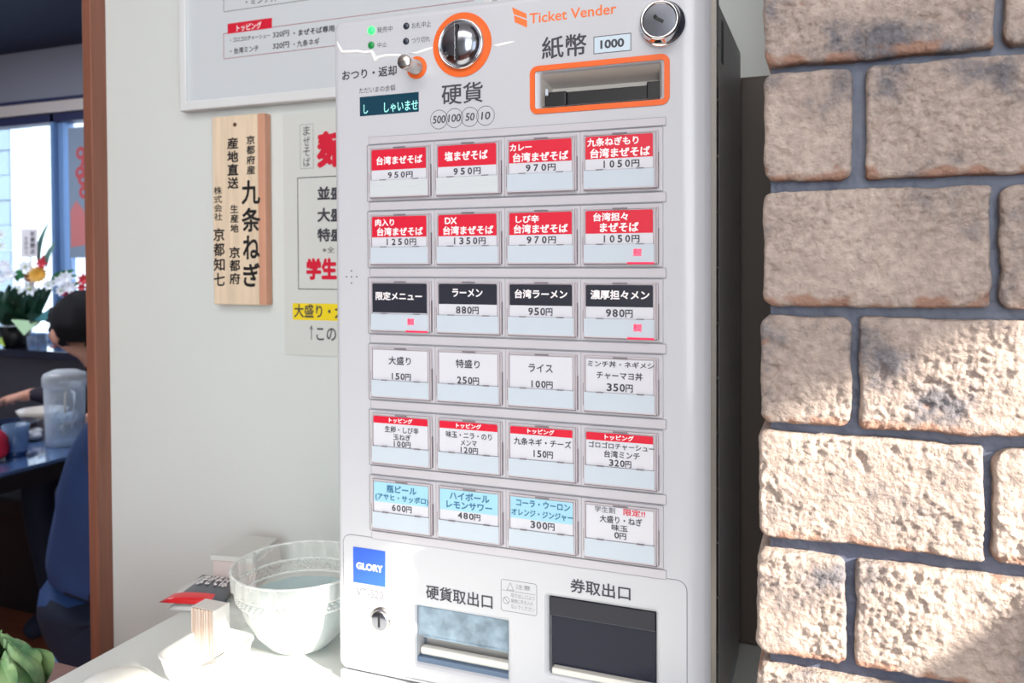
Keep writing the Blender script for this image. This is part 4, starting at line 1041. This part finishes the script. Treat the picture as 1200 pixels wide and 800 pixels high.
tag(b.build('crimson_sleeve', mat('crimson_sleeve', srgb(190, 24, 62), 0.8), None, True), 'crumpled crimson cloth on the table, standing in for a sleeve at the left picture edge', 'cloth')

# ---------------- figures
M_skin = mat('skin', srgb(206, 150, 128), 0.55); M_hair = mat('black_hair', srgb(14, 12, 16), 0.95); M_cblk = mat('dark_sweater', srgb(34, 26, 40), 0.85)
M_cblue = mat('navy_blue_shirt', srgb(36, 68, 122), 0.8, noise_amt=0.12, noise_scale=9); M_pants = mat('dark_navy_trousers', srgb(18, 28, 52), 0.85)
def figure(name, nodes, edges, label, mats, root):
    names = list(nodes); idx = {n_: i for i, n_ in enumerate(names)}
    me = bpy.data.meshes.new(name)
    org = Vector(nodes[root][0])
    me.from_pydata([tuple(Vector(nodes[n_][0]) - org) for n_ in names], [(idx[a], idx[b_]) for a, b_ in edges], [])
    o = bpy.data.objects.new(name, me); COL.objects.link(o); o.location = org
    sk_ = o.modifiers.new('skin', 'SKIN'); sk_.use_smooth_shade = True
    for i, n_ in enumerate(names):
        v = me.skin_vertices[0].data[i]; r = nodes[n_][1]; v.radius = (r, r) if not isinstance(r, tuple) else r; v.use_root = (n_ == root)
    ss = o.modifiers.new('sub', 'SUBSURF'); ss.levels = 2; ss.render_levels = 2
    dg = bpy.context.evaluated_depsgraph_get(); dg.update()
    m2 = bpy.data.meshes.new_from_object(o.evaluated_get(dg))
    o.modifiers.clear(); o.data = m2
    m2.materials.clear()
    for x in mats: m2.materials.append(x)
    P = [(Vector(nodes[n_][0]) - org, nodes[n_][2]) for n_ in names]
    for p in m2.polygons:
        p.use_smooth = True
        best = min(P, key=lambda q: (q[0] - p.center).length_squared); p.material_index = best[1]
    tag(o, label, 'person'); o.name = name
    return o
def hand(nodes, edges, wrist, fwd, side, pref, length=0.17):
    fwd = Vector(fwd).normalized(); side = Vector(side).normalized(); dn = Vector((0, 0, -1)); w_ = Vector(nodes[wrist][0])
    nodes[pref + 'palm'] = (w_ + fwd * 0.055, (0.034, 0.020), 0); edges.append((wrist, pref + 'palm'))
    for i, (off, ln) in enumerate(((-0.030, 0.060), (-0.010, 0.075), (0.010, 0.080), (0.029, 0.070))):
        k = w_ + fwd * 0.092 + side * off
        nodes[pref + 'k%d' % i] = (k, 0.0105, 0); nodes[pref + 'm%d' % i] = (k + fwd * ln * .5 + dn * 0.006, 0.0092, 0); nodes[pref + 't%d' % i] = (k + fwd * ln * .85 + dn * 0.026, 0.0075, 0)
        edges += [(pref + 'palm', pref + 'k%d' % i), (pref + 'k%d' % i, pref + 'm%d' % i), (pref + 'm%d' % i, pref + 't%d' % i)]
    a = w_ + fwd * 0.035 - side * 0.040; nodes[pref + 'th1'] = (a, 0.012, 0); nodes[pref + 'th2'] = (a + fwd * 0.035 - side * 0.022 + dn * 0.01, 0.0095, 0)
    edges += [(pref + 'palm', pref + 'th1'), (pref + 'th1', pref + 'th2')]
# diner behind the table, bending over it, reaching left
hy = 1.60
hd = at(90, 386, hy); nk = hd + Vector((0.07, 0.05, -0.15)); ch = Vector((nk.x + 0.05, nk.y + 0.07, nk.z - 0.20)); pel = Vector((ch.x + 0.02, ch.y + 0.02, 0.585))
elb = at(84, 470, 1.56); wr = at(46, 462, 1.50); wr.z = max(wr.z, TZ + 0.03)
N_ = {'pelvis': (pel, 0.15, 2), 'waist': ((ch + pel) / 2, 0.13, 1), 'chest': (ch, 0.15, 1), 'neck': (nk, 0.055, 1), 'throat': (nk + Vector((-0.02, -0.015, 0.06)), 0.05, 0),
      'head': (hd + Vector((0.01, 0, 0.01)), 0.088, 0), 'chin': (hd + Vector((-0.035, -0.02, -0.055)), 0.055, 0), 'nose': (hd + Vector((-0.10, -0.03, -0.03)), 0.012, 0),
      'shl': (ch + Vector((-0.14, -0.05, 0.08)), 0.065, 1), 'elbl': (elb, 0.045, 1), 'wrl': (wr, (0.030, 0.026), 1),
      'shr': (ch + Vector((0.16, 0.0, 0.07)), 0.065, 1), 'elbr': (ch + Vector((0.24, -0.14, -0.12)), 0.045, 1), 'wrr': (Vector((ch.x + 0.22, 1.44, TZ + 0.06)), 0.03, 1),
      'hipl': (pel + Vector((-0.09, -0.05, -0.03)), 0.085, 2), 'kneel': (pel + Vector((-0.11, -0.34, -0.02)), 0.062, 2), 'ankl': (pel + Vector((-0.11, -0.26, -0.50)), 0.042, 2), 'toel': (pel + Vector((-0.11, -0.38, -0.545)), 0.036, 2),
      'hipr': (pel + Vector((0.09, -0.05, -0.03)), 0.085, 2), 'kneer': (pel + Vector((0.11, -0.34, -0.02)), 0.062, 2), 'ankr': (pel + Vector((0.11, -0.26, -0.50)), 0.042, 2), 'toer': (pel + Vector((0.11, -0.38, -0.545)), 0.036, 2)}
E_ = [('pelvis', 'waist'), ('waist', 'chest'), ('chest', 'neck'), ('neck', 'throat'), ('throat', 'head'), ('head', 'chin'), ('head', 'nose'), ('chest', 'shl'), ('shl', 'elbl'), ('elbl', 'wrl'),
      ('chest', 'shr'), ('shr', 'elbr'), ('elbr', 'wrr'), ('pelvis', 'hipl'), ('hipl', 'kneel'), ('kneel', 'ankl'), ('ankl', 'toel'), ('pelvis', 'hipr'), ('hipr', 'kneer'), ('kneer', 'ankr'), ('ankr', 'toer')]
hand(N_, E_, 'wrl', (-1, -0.15, -0.12), (0.1, 1, 0), 'l'); hand(N_, E_, 'wrr', (-0.8, -0.5, -0.1), (-0.4, 0.8, 0), 'r')
pa = figure('person', N_, E_, 'person in dark sweater with short black hair leaning over the table', [M_skin, M_cblk, M_pants], 'pelvis')
b = MB(); b.ball(hd + Vector((0.022, 0.006, 0.030)), 0.115, (1, .95, .92), 28)
for v in list(b.bm.verts):
    d = v.co - hd
    v.co += d * 0.16 * noise.noise(v.co * 34)
bmesh.ops.delete(b.bm, geom=[v for v in b.bm.verts if (v.co - hd).x < -0.045 and (v.co - hd).z < 0.01 or (v.co - hd).z < -0.055], context='VERTS')
b.build('hair', M_hair, pa, True)
for s_ in (-1, 1):
    b = MB(); b.ball(hd + Vector((-0.078, 0.03 * s_ - 0.01, 0.0)), 0.011, seg=12); b.build('eye', mat('eye_dark', srgb(30, 24, 24), 0.2), pa)
    b = MB(); b.ball(hd + Vector((0.0, 0.088 * s_, -0.015)), 0.022, (1, .4, 1.4), seg=12); b.build('ear', M_skin, pa)
b = MB(); b.ball(hd + Vector((-0.086, -0.02, -0.062)), 0.014, (.5, 1.5, .35), seg=12); b.build('mouth', mat('lips', srgb(170, 92, 84), 0.5), pa)
# diner in blue, mostly hidden by the post
by_ = 0.82
pel = at(132, 742, by_); pel.z = 0.50; mid_ = at(146, 640, by_); chb = at(180, 530, by_); nkb = at(215, 430, by_); hdb = at(226, 385, by_)
V = Vector
NB = {'pelvis': (pel, 0.165, 2), 'low': (pel.lerp(mid_, .5), 0.165, 1), 'waist': (mid_, 0.155, 1), 'chest': (chb, 0.155, 1), 'neck': (nkb, 0.06, 1), 'throat': (nkb.lerp(hdb, .5), 0.055, 0), 'head': (hdb + V((.02, 0, .05)), 0.09, 0), 'chin': (hdb + V((.07, 0, 0)), 0.055, 0), 'nose': (hdb + V((.135, 0, .04)), 0.012, 0),
      'sl': (chb + V((.05, .17, .08)), .065, 1), 'el': (chb + V((.20, .19, -.14)), .046, 1), 'wl': (chb + V((.38, .10, -.16)), .03, 1),
      'sr': (chb + V((.05, -.17, .08)), .065, 1), 'er': (chb + V((.20, -.19, -.14)), .046, 1), 'wr': (chb + V((.38, -.10, -.16)), .03, 1),
      'hl': (pel + V((.08, .09, -.04)), .09, 2), 'kl': (pel + V((.46, .10, -.0)), .065, 2), 'al': (pel + V((.42, .10, -.43)), .042, 2), 'tl': (pel + V((.56, .10, -.465)), .034, 2),
      'hr': (pel + V((.08, -.09, -.04)), .09, 2), 'kr': (pel + V((.46, -.10, -.0)), .065, 2), 'ar': (pel + V((.42, -.10, -.43)), .042, 2), 'tr': (pel + V((.56, -.10, -.465)), .034, 2)}
EB = [('pelvis', 'low'), ('low', 'waist'), ('waist', 'chest'), ('chest', 'neck'), ('neck', 'throat'), ('throat', 'head'), ('head', 'chin'), ('head', 'nose'), ('chest', 'sl'), ('sl', 'el'), ('el', 'wl'), ('chest', 'sr'), ('sr', 'er'), ('er', 'wr'),
      ('pelvis', 'hl'), ('hl', 'kl'), ('kl', 'al'), ('al', 'tl'), ('pelvis', 'hr'), ('hr', 'kr'), ('kr', 'ar'), ('ar', 'tr')]
hand(NB, EB, 'wl', (1, -.1, -.1), (0, 1, 0), 'l'); hand(NB, EB, 'wr', (1, .1, -.1), (0, -1, 0), 'r')
pb_ = figure('person', NB, EB, 'person in navy blue shirt seen from behind, seated beside the door post', [M_skin, M_cblue, M_pants], 'pelvis')
b = MB(); b.ball(hdb + V((.0, 0, .075)), 0.108, (1, .95, .95), 24); b.build('hair', M_hair, pb_, True)
stl = empty('stool', (pel.x, pel.y, 0), 'round stool with a light blue seat under the person in blue', 'stool')
b = MB(); b.lathe([(0.0001, 0.30), (0.18, 0.30), (0.195, 0.32), (0.195, 0.345), (0.17, 0.36), (0.0001, 0.36)], (pel.x - 0.03, pel.y, 0), seg=40); b.build('seat', mat('light_blue_vinyl', srgb(110, 150, 205), 0.35), stl)
for k in range(4):
    a = k * PI / 2 + PI / 4; b = MB(); b.tube([(pel.x - .03 + .10 * math.cos(a), pel.y + .10 * math.sin(a), .30), (pel.x - .03 + .15 * math.cos(a), pel.y + .15 * math.sin(a), 0.0)], 0.012, 8); b.build('leg', M_blk, stl)

# ---------------- flower arrangement on the ledge
LY = 1.99
fl = empty('flower_arrangement', (at(30, 395, LY).x, LY, zs), 'congratulatory flower arrangement of white, yellow and red blooms on the ledge', 'flowers')
def petals(c, r, n, m_, name, cup=0.3, inner=None, layers=2):
    b = MB(); c = Vector(c)
    face = Vector((0.55, -0.8, 0.25)).normalized(); q = face.to_track_quat('Z', 'Y').to_matrix()
    for L_ in range(layers):
        rr = r * (1 - 0.3 * L_)
        for k in range(n):
            a = 2 * PI * k / n + L_ * 0.4; ca, sa = math.cos(a), math.sin(a)
            pts = [(0, 0, 0), (rr * .55 * math.cos(a - .45), rr * .55 * math.sin(a - .45), rr * cup * .4 + L_ * rr * .15), (rr * ca, rr * sa, rr * cup + L_ * rr * .2), (rr * .55 * math.cos(a + .45), rr * .55 * math.sin(a + .45), rr * cup * .4 + L_ * rr * .15)]
            vs_ = [b.bm.verts.new(c + q @ Vector(p)) for p in pts]; f = b.bm.faces.new(vs_)
    o = b.build(name, m_, fl)
    if inner:
        b = MB(); b.ball(c + face * r * .2, r * .22, seg=10); b.build('flower_centre', inner, o)
    return o
M_wf = mat('white_petal', srgb(232, 236, 244), 0.6); M_yf = mat('yellow_petal', srgb(226, 172, 70), 0.6); M_of = mat('brown_petal', srgb(130, 84, 60), 0.6)
M_rf = mat('red_petal', srgb(206, 50, 66), 0.6); M_pf = mat('magenta_petal', srgb(160, 30, 76), 0.6); M_gl = mat('dark_green_leaf', srgb(22, 58, 44), 0.35); M_gl2 = mat('mid_green_leaf', srgb(44, 110, 64), 0.4)
M_gp = mat('pale_centre', srgb(190, 205, 170), 0.6); M_sp = mat('spear_leaf', srgb(104, 140, 132), 0.4)
S_ = 0.0037
fp = lambda a, c, dy=0: at(a, c, LY - 0.12 + dy)
for (a, c, r_, m_, n_) in ((35, 339, 10, M_wf, 6), (21, 340, 7, M_wf, 6), (5, 312, 9, M_wf, 8), (12, 322, 8, M_wf, 8), (2, 326, 8, M_wf, 8), (0, 275, 7, M_wf, 7), (1, 288, 6, M_wf, 7), (19, 350, 6, M_wf, 6), (30, 313, 8, M_wf, 7), (45, 322, 11, M_yf, 14), (36, 325, 8, M_of, 12), (49, 309, 7, M_rf, 6),
                          (70, 330, 8, M_wf, 8), (78, 326, 9, M_wf, 8), (82, 337, 8, M_wf, 8), (72, 341, 7, M_wf, 7), (57, 334, 7, M_wf, 7), (81, 346, 8, M_pf, 8), (99, 328, 8, M_rf, 7), (96, 337, 6, M_rf, 6)):
    petals(fp(a, c, -0.04), r_ * S_, n_, m_, 'bloom', layers=3 if n_ > 10 else 2, inner=M_gp if m_ is M_wf and n_ < 8 else None)
rnd = random.Random(9)
def leaf(p, tip, wd, m_, name='leaf'):
    p = Vector(p); tip = Vector(tip); ax = tip - p; side = ax.cross(Vector((0.3, -1, 0.1))).normalized()
    nrm = side.cross(ax).normalized()
    b = MB(); g = []
    for j in range(9):
        v = j / 8; wv = wd * math.sin(PI * (v ** 0.8)) ** 0.7 if 0 < v < 1 else 0.0005
        cc = p + ax * v + nrm * (0.12 * ax.length * math.sin(PI * v))
        g.append([b.bm.verts.new(cc - side * wv + nrm * wv * .3), b.bm.verts.new(cc), b.bm.verts.new(cc + side * wv + nrm * wv * .3)])
    for j in range(8):
        for i in range(2): b.bm.faces.new((g[j][i], g[j][i + 1], g[j + 1][i + 1], g[j + 1][i]))
    b.build(name, m_, fl, True)
for k in range(34):
    a, c = rnd.uniform(-4, 62), rnd.uniform(332, 372)
    p = fp(30 + (a - 30) * .3, 378, rnd.uniform(-.02, .05)); leaf(p, fp(a, c, rnd.uniform(-.08, .08)), rnd.uniform(.022, .04), M_gl)
for (a0, c0, a1, c1) in ((56, 335, 92, 322), (60, 330, 88, 316), (70, 345, 95, 330), (20, 330, 28, 312), (30, 325, 20, 318)): leaf(fp(a0, c0), fp(a1, c1), .016, M_gl2)
leaf(fp(46, 312), fp(58.5, 258), .011, M_sp, 'spear_leaf'); leaf(fp(54, 314), fp(65.5, 283), .012, M_sp, 'spear_leaf'); leaf(fp(50, 318), fp(52, 298), .012, M_rf, 'bract')
pt_ = [fp(12.4, 374, -.05), fp(46, 376.5, -.05), fp(28, 393, -.08)]
b = MB(); b.prism(pt_, (0, 0.002, 0)); b.build('green_wrapping', mat('pale_green_paper', srgb(178, 212, 172), 0.6), fl)
b = MB(); b.prism([fp(38, 376, -.04), fp(61, 376, -.03), fp(58, 361, -.04)], (0, 0.002, 0)); b.build('teal_wrapping', mat('teal_paper', srgb(90, 160, 168), 0.6), fl)
pc2 = at(28, 390, LY)
b = MB(); b.lathe([(0.0001, 0), (0.045, 0), (0.055, 0.03), (0.065, 0.09), (0.06, 0.09), (0.0001, 0.08)], (pc2.x, LY - .04, zs), seg=24); b.build('pot', M_dark, fl, True)
for dx in (-.03, .035):
    leaf((pc2.x + dx, LY - .13, zs + .05), (pc2.x + dx * 2.4, LY - .15, zs + .015), .010, mat('lime_ribbon', srgb(170, 200, 80), .4), 'ribbon')
# name board standing in the flowers
sp0, sp1 = fp(25.6, 301, -.05), fp(42.8, 268, -.05)
nb2 = empty('flower_card', (sp0.x, sp0.y, sp0.z), 'small white card with black vertical writing standing in the flowers', 'card')
boxes('card', mat('card_white', srgb(226, 222, 226), .6), nb2, (sp0.x, sp1.x, sp0.y, sp0.y + .004, sp0.z, sp1.z))
boxes('stick', M_hin, nb2, ((sp0.x + sp1.x) / 2 - .002, (sp0.x + sp1.x) / 2 + .002, sp0.y + .004, sp0.y + .007, sp0.z - .12, sp0.z + .02))
t = Text(); hw = (sp1.x - sp0.x)
t.vert('祝御開店', sp0.x + hw * .58, sp0.x + hw * .88, sp0.z + .01, sp1.z - .008, sp0.y - .0002, 0, .02); t.vert('京都知七', sp0.x + hw * .18, sp0.x + hw * .42, sp0.z + .01, sp1.z - .03, sp0.y - .0002, 0, .0)
t.build('card_lettering', [M_ink], nb2)
# blue-grey glass jars beside the flowers
for (a, hh, lab) in ((38, .055, 'small blue-grey glass beside the flower pot, nearest the pot'), (49, .068, 'small blue-grey glass beside the flower pot, nearer the window mullion')):
    c = at(a, 395, LY - .1); b = MB(); b.lathe([(0.0001, 0), (0.018, 0), (0.021, hh), (0.019, hh), (0.016, 0.004), (0.0001, 0.004)], (c.x, LY - .1, zs), seg=20)
    tag(b.build('drinking_glass', mat('blue_grey_glass', (.6, .72, .88, 1), .15, trans=.3), None, True), lab, 'glass')
# banner on the window
q0, q1 = at(82.5, 302, FY + .02), at(104, 148, FY + .02)
bn2 = empty('window_banner', (q0.x, FY + .02, q0.z), 'grey and pink banner hanging in the dining window beside the mullion', 'banner')
boxes('banner_sheet', mat('banner_grey', srgb(150, 168, 190), .7), bn2, (q0.x, q1.x + .1, FY + .016, FY + .019, q0.z, q1.z))
t = Text(); M_bp = mat('banner_pink', srgb(226, 140, 140), .7)
hz = q1.z - q0.z; hx = q1.x + .1 - q0.x
t.poly([(q0.x + .01, q0.z + hz * .08), (q0.x + hx * .5, q0.z + hz * .10), (q0.x + hx * .42, q0.z + hz * .36), (q0.x + hx * .2, q0.z + hz * .44), (q0.x + .01, q0.z + hz * .36)], FY + .016, 0)
for k in range(7): t.ring(q0.x + hx * (.42 + .10 * math.sin(k * 1.7)), q0.z + hz * (.5 + .05 * k), .030, .018, FY + .016 - .0001 * k, 1, 20)
t.build('banner_print', [M_bp, mat('banner_red', srgb(214, 96, 100), .7)], bn2)
